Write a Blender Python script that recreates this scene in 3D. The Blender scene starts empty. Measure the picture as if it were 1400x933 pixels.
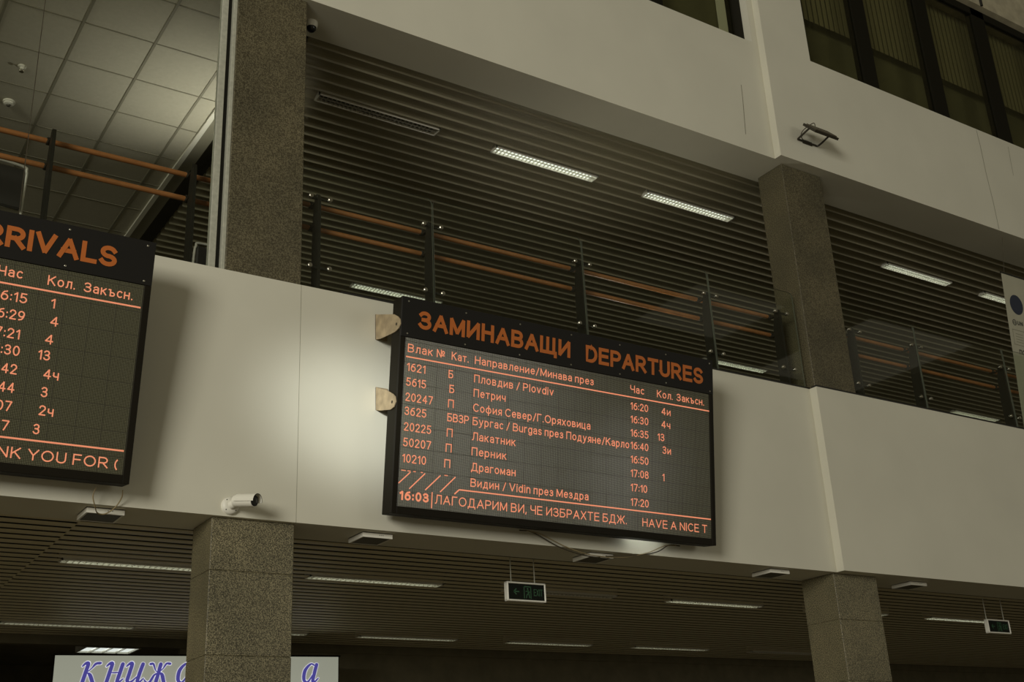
import bpy, math, random
from mathutils import Vector, Matrix
random.seed(7)
S = bpy.context.scene
COL = S.collection

# ------------------------------------------------------------------ camera, world, lights, exposure
FWD = Vector((0.518786, 0.769625, 0.372207)).normalized()
RIGHT = Vector((0.8386, -0.5428, -0.0465))
RIGHT = (RIGHT - FWD * RIGHT.dot(FWD)).normalized()
UP = RIGHT.cross(FWD)
cam_d = bpy.data.cameras.new('camera')
cam_d.sensor_width = 36.0
cam_d.lens = 41.143
cam_d.clip_end = 200
cam = bpy.data.objects.new('camera', cam_d)
COL.objects.link(cam)
cam.matrix_world = Matrix(((RIGHT.x, UP.x, -FWD.x, 0), (RIGHT.y, UP.y, -FWD.y, 0), (RIGHT.z, UP.z, -FWD.z, 1.6), (0, 0, 0, 1)))
S.camera = cam

S.view_settings.view_transform = 'Standard'
S.view_settings.look = 'None'
S.view_settings.exposure = 0.0
S.view_settings.gamma = 1.0
S.view_settings.use_curve_mapping = False

W = bpy.data.worlds.new('hall_air')
S.world = W
W.use_nodes = True
W.node_tree.nodes['Background'].inputs[0].default_value = (1.0, 0.90, 0.62, 1)
W.node_tree.nodes['Background'].inputs[1].default_value = 0.145

def area_light(name, loc, aim, sx, sy, power, colr):
    d = bpy.data.lights.new(name, 'AREA')
    d.shape = 'RECTANGLE'
    d.size, d.size_y, d.energy, d.color = sx, sy, power, colr
    o = bpy.data.objects.new(name, d)
    COL.objects.link(o)
    o.location = loc
    o.rotation_euler = (Vector(aim) - Vector(loc)).to_track_quat('-Z', 'Y').to_euler()
    return o
# daylight of the hall's tall glass front, far to the left
area_light('daylight_glass_front', (-15.0, -7.5, 7.0), (5.0, 7.5, 5.5), 7.0, 7.0, 2950, (1.0, 0.965, 0.86))
area_light('added_gloss_light', (15.0, -12.0, 6.3), (5.0, 7.5, 5.0), 5.0, 6.0, 215, (1.0, 0.97, 0.86))  # unseen panel added to put gloss on the departures screen's left part
area_light('added_glare_light', (20.8, -12.0, 5.2), (6.0, 7.5, 4.2), 1.0, 3.4, 60, (1.0, 0.98, 0.9))  # unseen strip added to give a glare streak on the departures screen

# a patch of light thrown across the hall onto the wall at the departures board's left edge
gl = bpy.data.lights.new('daylight_glint', 'SPOT'); gl.energy = 11000; gl.spot_size = math.radians(4.4); gl.spot_blend = 1.0; gl.shadow_soft_size = 0.25; gl.color = (0.96, 1.0, 0.98)
go = bpy.data.objects.new('daylight_glint', gl); COL.objects.link(go); go.location = (-9.0, -5.5, 5.2)
go.rotation_euler = (Vector((3.68, 7.5, 4.38)) - go.location).to_track_quat('-Z', 'Y').to_euler()

# ------------------------------------------------------------------ materials
def srgb(r, g, b):
    f = lambda c: (c / 255 / 12.92) if c / 255 <= 0.04045 else ((c / 255 + 0.055) / 1.055) ** 2.4
    return (f(r), f(g), f(b), 1)
def mat(name, colr, rough=0.6, metal=0.0, var=0.0, scale=6.0, bump=0.0, emit=None, strength=0.0, spec=0.5):
    m = bpy.data.materials.new(name)
    m.use_nodes = True
    nt = m.node_tree
    b = nt.nodes['Principled BSDF']
    c = colr if len(colr) == 4 else (*colr, 1)
    b.inputs['Base Color'].default_value = c
    b.inputs['Roughness'].default_value = rough
    b.inputs['Metallic'].default_value = metal
    b.inputs['Specular IOR Level'].default_value = spec
    if emit:
        b.inputs['Emission Color'].default_value = (*emit[:3], 1)
        b.inputs['Emission Strength'].default_value = strength
    if var > 0 or bump > 0:
        tc = nt.nodes.new('ShaderNodeTexCoord')
        n = nt.nodes.new('ShaderNodeTexNoise')
        n.inputs['Scale'].default_value = scale
        n.inputs['Detail'].default_value = 5
        nt.links.new(tc.outputs['Object'], n.inputs['Vector'])
        if var > 0:
            r = nt.nodes.new('ShaderNodeValToRGB')
            r.color_ramp.elements[0].position = 0.3
            r.color_ramp.elements[1].position = 0.7
            r.color_ramp.elements[0].color = tuple(x * (1 - var) for x in c[:3]) + (1,)
            r.color_ramp.elements[1].color = tuple(min(1, x * (1 + var)) for x in c[:3]) + (1,)
            nt.links.new(n.outputs['Fac'], r.inputs['Fac'])
            nt.links.new(r.outputs['Color'], b.inputs['Base Color'])
        if bump > 0:
            bp = nt.nodes.new('ShaderNodeBump')
            bp.inputs['Strength'].default_value = bump
            bp.inputs['Distance'].default_value = 0.01
            nt.links.new(n.outputs['Fac'], bp.inputs['Height'])
            nt.links.new(bp.outputs['Normal'], b.inputs['Normal'])
    return m

def granite(name, base, light, dark, scale):
    m = bpy.data.materials.new(name)
    m.use_nodes = True
    nt = m.node_tree
    b = nt.nodes['Principled BSDF']
    b.inputs['Roughness'].default_value = 0.5
    tc = nt.nodes.new('ShaderNodeTexCoord')
    n1 = nt.nodes.new('ShaderNodeTexNoise'); n1.inputs['Scale'].default_value = scale; n1.inputs['Detail'].default_value = 3; n1.inputs['Roughness'].default_value = 0.7
    n2 = nt.nodes.new('ShaderNodeTexNoise'); n2.inputs['Scale'].default_value = 2.2; n2.inputs['Detail'].default_value = 3
    for n in (n1, n2):
        nt.links.new(tc.outputs['Object'], n.inputs['Vector'])
    r = nt.nodes.new('ShaderNodeValToRGB')
    e = r.color_ramp.elements
    e[0].position, e[0].color = 0.41, dark
    e[1].position, e[1].color = 0.60, light
    k = e.new(0.5); k.color = base
    nt.links.new(n1.outputs['Fac'], r.inputs['Fac'])
    r2 = nt.nodes.new('ShaderNodeValToRGB')
    r2.color_ramp.elements[0].position, r2.color_ramp.elements[0].color = 0.3, (0.75, 0.75, 0.72, 1)
    r2.color_ramp.elements[1].position, r2.color_ramp.elements[1].color = 0.7, (1.15, 1.12, 1.05, 1)
    nt.links.new(n2.outputs['Fac'], r2.inputs['Fac'])
    mx = nt.nodes.new('ShaderNodeMix'); mx.data_type = 'RGBA'; mx.blend_type = 'MULTIPLY'
    mx.inputs[0].default_value = 1.0
    nt.links.new(r.outputs['Color'], mx.inputs[6])
    nt.links.new(r2.outputs['Color'], mx.inputs[7])
    nt.links.new(mx.outputs[2], b.inputs['Base Color'])
    return m

def glass_mat(name, tint, refl=1.0, rough=0.02):
    m = bpy.data.materials.new(name)
    m.use_nodes = True
    nt = m.node_tree
    for n in list(nt.nodes):
        if n.type != 'OUTPUT_MATERIAL':
            nt.nodes.remove(n)
    out = nt.nodes['Material Output']
    t = nt.nodes.new('ShaderNodeBsdfTransparent'); t.inputs[0].default_value = (*tint, 1)
    g = nt.nodes.new('ShaderNodeBsdfGlossy'); g.inputs['Roughness'].default_value = rough
    g.inputs['Color'].default_value = (refl, refl, refl, 1)
    f = nt.nodes.new('ShaderNodeFresnel')
    ge = nt.nodes.new('ShaderNodeNewGeometry')
    mr = nt.nodes.new('ShaderNodeMapRange')
    mr.inputs['To Min'].default_value = 1.45; mr.inputs['To Max'].default_value = 1 / 1.45
    nt.links.new(ge.outputs['Backfacing'], mr.inputs['Value'])
    nt.links.new(mr.outputs[0], f.inputs['IOR'])
    mx = nt.nodes.new('ShaderNodeMixShader')
    nt.links.new(f.outputs[0], mx.inputs[0])
    nt.links.new(t.outputs[0], mx.inputs[1])
    nt.links.new(g.outputs[0], mx.inputs[2])
    nt.links.new(mx.outputs[0], out.inputs['Surface'])
    return m

def led_mat(name):
    # dark LED matrix: fine grid of pixels on a 10 mm pitch, module joints every 16 pixels
    m = bpy.data.materials.new(name)
    m.use_nodes = True
    nt = m.node_tree
    b = nt.nodes['Principled BSDF']
    b.inputs['Roughness'].default_value = 0.19
    b.inputs['Specular IOR Level'].default_value = 1.0
    tc = nt.nodes.new('ShaderNodeTexCoord')
    sp = nt.nodes.new('ShaderNodeSeparateXYZ')
    nt.links.new(tc.outputs['Object'], sp.inputs[0])
    def math_(op, a, v=None):
        n = nt.nodes.new('ShaderNodeMath'); n.operation = op
        nt.links.new(a, n.inputs[0])
        if v is not None:
            if isinstance(v, (int, float)):
                n.inputs[1].default_value = v
            else:
                nt.links.new(v, n.inputs[1])
        return n.outputs[0]
    def gap(axis, pitch, wfrac):
        a = math_('DIVIDE', sp.outputs[axis], pitch)
        return math_('LESS_THAN', math_('FRACT', a), wfrac)
    gx, gz = gap(0, 0.01, 0.33), gap(2, 0.01, 0.33)
    cell = math_('MAXIMUM', gx, gz)
    mod = math_('MAXIMUM', gap(0, 0.16, 0.035), gap(2, 0.16, 0.035))
    mx = nt.nodes.new('ShaderNodeMix'); mx.data_type = 'RGBA'
    mx.inputs[6].default_value = LED_BODY
    mx.inputs[7].default_value = LED_GAP
    nt.links.new(cell, mx.inputs[0])
    mx2 = nt.nodes.new('ShaderNodeMix'); mx2.data_type = 'RGBA'
    nt.links.new(mod, mx2.inputs[0])
    nt.links.new(mx.outputs[2], mx2.inputs[6])
    mx2.inputs[7].default_value = LED_JOINT
    nt.links.new(mx2.outputs[2], b.inputs['Base Color'])
    dark = math_('MAXIMUM', cell, mod)
    sub = nt.nodes.new('ShaderNodeMath'); sub.operation = 'SUBTRACT'; sub.inputs[0].default_value = 1.0
    nt.links.new(dark, sub.inputs[1])
    nt.links.new(sub.outputs[0], b.inputs['Specular IOR Level'])
    return m
LED_BODY = (0.15, 0.146, 0.092, 1)
LED_GAP = (0.028, 0.026, 0.014, 1)
LED_JOINT = (0.045, 0.042, 0.03, 1)

M = {
    'plaster': mat('plaster', (0.635, 0.615, 0.505), 0.75, var=0.035, scale=1.3, bump=0.04),
    'soffit': mat('soffit_plaster', (0.42, 0.39, 0.30), 0.8, var=0.06, scale=2.0),
    'concrete': mat('beige_concrete', (0.40, 0.36, 0.25), 0.8, var=0.2, scale=5.0),
    'granite': granite('granite_grey', (0.095, 0.083, 0.047, 1), (0.16, 0.142, 0.088, 1), (0.045, 0.037, 0.02, 1), 95),
    'granite_low': granite('granite_speckled', (0.135, 0.12, 0.07, 1), (0.32, 0.285, 0.175, 1), (0.04, 0.034, 0.017, 1), 130),
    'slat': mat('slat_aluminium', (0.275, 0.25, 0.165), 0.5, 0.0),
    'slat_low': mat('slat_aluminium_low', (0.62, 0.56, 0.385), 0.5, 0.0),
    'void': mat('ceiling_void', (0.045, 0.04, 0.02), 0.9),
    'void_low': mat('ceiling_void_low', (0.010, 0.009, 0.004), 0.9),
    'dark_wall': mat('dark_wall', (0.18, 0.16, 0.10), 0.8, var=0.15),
    'tile': mat('mineral_tile', (0.52, 0.49, 0.39), 0.85, var=0.04, scale=30),
    'tee': mat('tee_grid', (0.26, 0.245, 0.18), 0.6),
    'white': mat('white_enamel', (0.78, 0.76, 0.66), 0.4),
    'alu': mat('frame_aluminium', (0.42, 0.42, 0.34), 0.45, var=0.12, scale=30),
    'black': mat('black_paint', (0.012, 0.011, 0.008), 0.5),
    'casing': mat('black_casing', (0.011, 0.009, 0.005), 0.55, spec=0.12),
    'panel': mat('header_black', (0.010, 0.009, 0.007), 0.6, spec=0.25),
    'orange': mat('orange_vinyl', (0.48, 0.125, 0.016), 0.6),
    'led_on': mat('led_orange', (0.10, 0.03, 0.015), 0.6, emit=(0.82, 0.275, 0.14), strength=0.90),
    'chrome': mat('chrome', (0.85, 0.84, 0.78), 0.22, 0.55),
    'steel': mat('steel', (0.55, 0.53, 0.44), 0.3, 1.0),
    'bracket': mat('bare_bracket', (0.36, 0.28, 0.17), 0.6, var=0.25, scale=14),
    'wood': mat('handrail_wood', (0.31, 0.125, 0.04), 0.4, var=0.15, scale=9),
    'rail_post': mat('post_black', (0.014, 0.013, 0.009), 0.5, spec=0.25),
    'tube': mat('lit_tube', (0.8, 0.8, 0.75), 0.4, emit=(0.93, 1.0, 0.90), strength=0.95),
    'tube_dim': mat('faint_tube', (0.8, 0.8, 0.75), 0.4, emit=(0.95, 1.0, 0.86), strength=0.72),
    'tube_faint': mat('back_row_tube', (0.8, 0.8, 0.75), 0.4, emit=(0.95, 1.0, 0.86), strength=0.42),
    'tube_off': mat('unlit_tube', (0.02, 0.019, 0.014), 0.6),
    'louvre': mat('louvre_metal', (0.55, 0.53, 0.45), 0.35, 0.25),
    'lens': mat('camera_lens', (0.008, 0.008, 0.008), 0.12),
    'diffuser': mat('grey_diffuser', (0.10, 0.095, 0.07), 0.5),
    'cable': mat('cable_yellowed', (0.30, 0.235, 0.12), 0.6),
    'cable_dark': mat('cable_dark', (0.06, 0.05, 0.03), 0.6),
    'sign_face': mat('lit_sign_face', (0.5, 0.5, 0.45), 0.5, emit=(0.33, 0.345, 0.275), strength=0.62),
    'sign_blue': mat('sign_blue', (0.05, 0.045, 0.3), 0.6, emit=(0.085, 0.075, 0.36), strength=0.62),
    'sign_white': mat('sign_white', (0.7, 0.7, 0.7), 0.6, emit=(0.66, 0.66, 0.72), strength=0.62),
    'exit_green': mat('exit_green', (0.010, 0.045, 0.016), 0.5, emit=(0.010, 0.075, 0.018), strength=0.14),
    'exit_face': mat('exit_face', (0.008, 0.010, 0.007), 0.6, spec=0.1),
    'banner': mat('banner_cloth', (0.40, 0.385, 0.29), 0.8, var=0.03),
    'navy': mat('print_navy', (0.022, 0.028, 0.048), 0.7),
    'print_black': mat('print_black', (0.03, 0.03, 0.025), 0.7),
    'print_line': mat('print_line', (0.22, 0.21, 0.15), 0.7),
    'blind': mat('blind_slats', (0.22, 0.195, 0.105), 0.7),
    'curtain': mat('plain_lining', (0.13, 0.12, 0.06), 0.8, var=0.15, scale=2),
    'mullion': mat('mullion_black', (0.010, 0.009, 0.005), 0.6, spec=0.15),
    'floor': mat('hall_floor', (0.24, 0.20, 0.125), 0.35, var=0.2, scale=2),
    'seat': mat('seat_black', (0.018, 0.016, 0.013), 0.6),
    'flood': mat('flood_bronze', (0.028, 0.023, 0.014), 0.45),
    'flood_back': mat('flood_back', (0.10, 0.085, 0.055), 0.5),
    'crack': mat('crack_line', (0.24, 0.22, 0.16), 0.9),
    'led': led_mat('led_matrix'),
    'glass': glass_mat('balustrade_glass', (0.95, 0.97, 0.94)),
    'pane': glass_mat('window_glass', (0.85, 0.86, 0.78), 0.8),
    'pane_clear': glass_mat('partition_glass', (0.96, 0.97, 0.94), 0.35),
    'glass_edge': mat('glass_edge', (0.10, 0.11, 0.08), 0.3),
}

# ------------------------------------------------------------------ mesh helpers
class MB:
    def __init__(self):
        self.v, self.f, self.m, self.mats = [], [], [], []
        self.cur = 0
    def use(self, material):
        if material not in self.mats:
            self.mats.append(material)
        self.cur = self.mats.index(material)
        return self
    def add(self, vs, fs):
        o = len(self.v)
        self.v += [tuple(p) for p in vs]
        self.f += [tuple(i + o for i in f) for f in fs]
        self.m += [self.cur] * len(fs)
        return self
    def box(self, x0, x1, y0, y1, z0, z1, b=0.0):
        if b <= 0:
            vs = [(x, y, z) for x in (x0, x1) for y in (y0, y1) for z in (z0, z1)]
            return self.add(vs, [(0, 1, 3, 2), (4, 6, 7, 5), (0, 4, 5, 1), (2, 3, 7, 6), (0, 2, 6, 4), (1, 5, 7, 3)])
        # chamfered box: 24 vertices
        vs, idx = [], {}
        for i, x in enumerate((x0, x1)):
            for j, y in enumerate((y0, y1)):
                for k, z in enumerate((z0, z1)):
                    sx, sy, sz = (b if i == 0 else -b), (b if j == 0 else -b), (b if k == 0 else -b)
                    idx[i, j, k, 0] = len(vs); vs.append((x, y + sy, z + sz))
                    idx[i, j, k, 1] = len(vs); vs.append((x + sx, y, z + sz))
                    idx[i, j, k, 2] = len(vs); vs.append((x + sx, y + sy, z))
        fs = []
        for i in (0, 1):
            q = [idx[i, j, k, 0] for j, k in ((0, 0), (0, 1), (1, 1), (1, 0))]; fs.append(q if i == 0 else q[::-1])
        for j in (0, 1):
            q = [idx[i, j, k, 1] for i, k in ((0, 0), (1, 0), (1, 1), (0, 1))]; fs.append(q if j == 0 else q[::-1])
        for k in (0, 1):
            q = [idx[i, j, k, 2] for i, j in ((0, 0), (0, 1), (1, 1), (1, 0))]; fs.append(q if k == 0 else q[::-1])
        for i in (0, 1):
            for j in (0, 1):
                fs.append([idx[i, j, 0, 0], idx[i, j, 1, 0], idx[i, j, 1, 1], idx[i, j, 0, 1]])
        for i in (0, 1):
            for k in (0, 1):
                fs.append([idx[i, 0, k, 0], idx[i, 1, k, 0], idx[i, 1, k, 2], idx[i, 0, k, 2]])
        for j in (0, 1):
            for k in (0, 1):
                fs.append([idx[0, j, k, 1], idx[1, j, k, 1], idx[1, j, k, 2], idx[0, j, k, 2]])
        for i in (0, 1):
            for j in (0, 1):
                for k in (0, 1):
                    fs.append([idx[i, j, k, 0], idx[i, j, k, 1], idx[i, j, k, 2]])
        return self.add(vs, fs)
    def prism(self, poly, d, n0, n1, frame):
        """poly of (a, b), extruded from n0 to n1 along d; frame(a, b, n) gives the point"""
        k = len(poly)
        vs = [frame(a, b, n0) for a, b in poly] + [frame(a, b, n1) for a, b in poly]
        fs = [tuple(range(k))[::-1], tuple(range(k, 2 * k))] + [(i, (i + 1) % k, k + (i + 1) % k, k + i) for i in range(k)]
        return self.add(vs, fs)
    def tube(self, pts, r, seg=8, cap=True):
        pts = [Vector(p) for p in pts]
        rings = []
        t0 = (pts[1] - pts[0]).normalized()
        ref = Vector((0, 0, 1)) if abs(t0.z) < 0.9 else Vector((1, 0, 0))
        u = t0.cross(ref).normalized()
        for i, p in enumerate(pts):
            t = (pts[min(i + 1, len(pts) - 1)] - pts[max(i - 1, 0)]).normalized()
            u = (u - t * u.dot(t)).normalized()
            w = t.cross(u)
            rr = r[i] if isinstance(r, (list, tuple)) else r
            rings.append([p + (u * math.cos(2 * math.pi * k / seg) + w * math.sin(2 * math.pi * k / seg)) * rr for k in range(seg)])
        vs = [q for ring in rings for q in ring]
        fs = []
        for i in range(len(pts) - 1):
            for k in range(seg):
                a, b = i * seg + k, i * seg + (k + 1) % seg
                fs.append((a, b, b + seg, a + seg))
        if cap:
            fs.append(tuple(range(seg))[::-1])
            fs.append(tuple(range((len(pts) - 1) * seg, len(pts) * seg)))
        return self.add(vs, fs)
    def lathe(self, origin, axis, prof, seg=20):
        """prof: list of (distance along axis, radius)"""
        axis = Vector(axis).normalized()
        o = Vector(origin)
        return self.tube_rings([(o + axis * a, rr) for a, rr in prof], axis, seg)
    def tube_rings(self, pr, axis, seg):
        ref = Vector((0, 0, 1)) if abs(axis.z) < 0.9 else Vector((1, 0, 0))
        u = axis.cross(ref).normalized(); w = axis.cross(u)
        vs = [p + (u * math.cos(2 * math.pi * k / seg) + w * math.sin(2 * math.pi * k / seg)) * max(rr, 1e-4) for p, rr in pr for k in range(seg)]
        fs = []
        for i in range(len(pr) - 1):
            for k in range(seg):
                a, b = i * seg + k, i * seg + (k + 1) % seg
                fs.append((a, b, b + seg, a + seg))
        fs.append(tuple(range(seg))[::-1]); fs.append(tuple(range((len(pr) - 1) * seg, len(pr) * seg)))
        return self.add(vs, fs)
    def build(self, name, material=None, parent=None, smooth=False):
        me = bpy.data.meshes.new(name)
        me.from_pydata(self.v, [], self.f)
        if material is not None:
            me.materials.append(material)
        else:
            for x in self.mats:
                me.materials.append(x)
            me.polygons.foreach_set('material_index', self.m)
        if smooth:
            me.polygons.foreach_set('use_smooth', [True] * len(self.f))
            if hasattr(me, 'set_sharp_from_angle'):
                me.set_sharp_from_angle(angle=math.radians(40))
        me.update()
        o = bpy.data.objects.new(name, me)
        COL.objects.link(o)
        if parent is not None:
            o.parent = parent
        return o

def tag(o, label, cat, group=None):
    o['label'] = label; o['category'] = cat
    if group:
        o['group'] = group
    return o
def thing(name, loc, label, cat, group=None, rot=(0, 0, 0)):
    o = bpy.data.objects.new(name, None)
    o.empty_display_size = 0.1
    COL.objects.link(o)
    o.location = loc; o.rotation_euler = rot
    return tag(o, label, cat, group)
def struct(name, mb, material, parent=None):
    o = mb.build(name, material, parent)
    if parent is None:
        o['kind'] = 'structure'
    return o
def copy_tree(o, parent=None):
    c = o.copy()
    COL.objects.link(c)
    if parent is not None:
        c.parent = parent
    for ch in list(o.children):
        copy_tree(ch, c)
    return c

# stroke alphabet: every sign is (width, [centre lines]) on a capital height of 1, x-height 0.72
def _arc(cx, cy, rx, ry, a0, a1, n=14):
    return [(cx + rx * math.cos(math.radians(a0 + (a1 - a0) * i / n)), cy + ry * math.sin(math.radians(a0 + (a1 - a0) * i / n))) for i in range(n + 1)]
def _bowl(x0, x1, y0, y1):
    r = (y1 - y0) / 2
    rx = min(r, (x1 - x0) * 0.75)
    return [(x0, y1)] + _arc(x1 - rx, y0 + r, rx, r, 90, -90) + [(x0, y0)]
def _ell(cx, cy, rx, ry):
    return _arc(cx, cy, rx, ry, 90, 450, 24)
X_ = 0.72
_S = lambda h, w: [_arc(w * 0.5, h * 0.745, w * 0.46, h * 0.255, 25, 262, 12) + _arc(w * 0.5, h * 0.25, w * 0.5, h * 0.25, 82, -160, 12)]
_Z = lambda h, w: [_arc(w * 0.46, h * 0.765, w * 0.46, h * 0.235, 155, -82, 12), [(w * 0.28, h * 0.53), (w * 0.5, h * 0.53)], _arc(w * 0.48, h * 0.265, w * 0.52, h * 0.265, 82, -158, 12)]
_A = [[(0, 0), (0.36, 1), (0.72, 0)], [(0.125, 0.33), (0.595, 0.33)]]
_B = [[(0, 0), (0, 1)], _bowl(0, 0.57, 0.53, 1), _bowl(0, 0.62, 0, 0.53)]
_E = [[(0.55, 1), (0, 1), (0, 0), (0.57, 0)], [(0, 0.53), (0.52, 0.53)]]
_K = [[(0, 0), (0, 1)], [(0.58, 1), (0.02, 0.42)], [(0.20, 0.60), (0.62, 0)]]
_M = [[(0, 0), (0, 1), (0.38, 0.08), (0.76, 1), (0.76, 0)]]
_H = [[(0, 0), (0, 1)], [(0.62, 0), (0.62, 1)], [(0, 0.53), (0.62, 0.53)]]
_O = [_ell(0.40, 0.5, 0.40, 0.5)]
_P = [[(0, 0), (0, 1)], _bowl(0, 0.60, 0.45, 1)]
_C = [_arc(0.38, 0.5, 0.38, 0.5, 48, 312, 20)]
_T = [[(0, 1), (0.64, 1)], [(0.32, 1), (0.32, 0)]]
_XX = [[(0, 0), (0.62, 1)], [(0, 1), (0.62, 0)]]
_a = [[(0.03, 0.60)] + _arc(0.23, 0.52, 0.20, 0.20, 145, 0, 8) + [(0.43, 0)], [(0.43, 0.42), (0.20, 0.40)] + _arc(0.19, 0.20, 0.19, 0.20, 90, 270, 10) + [(0.28, 0.01), (0.43, 0.12)]]
_e = [[(0.02, 0.38), (0.48, 0.38)] + _arc(0.25, 0.36, 0.24, 0.36, 3, 318, 20)]
_o = [_ell(0.25, 0.36, 0.25, 0.36)]
_p = [[(0, -0.28), (0, X_)], _ell(0.24, 0.36, 0.24, 0.36)]
_c = [_arc(0.24, 0.36, 0.24, 0.36, 50, 310, 16)]
_x = [[(0, 0), (0.44, X_)], [(0, X_), (0.44, 0)]]
_y = [[(0, X_), (0.23, 0.02)], [(0.46, X_), (0.20, -0.12), (0.12, -0.24), (0.0, -0.28)]]
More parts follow.
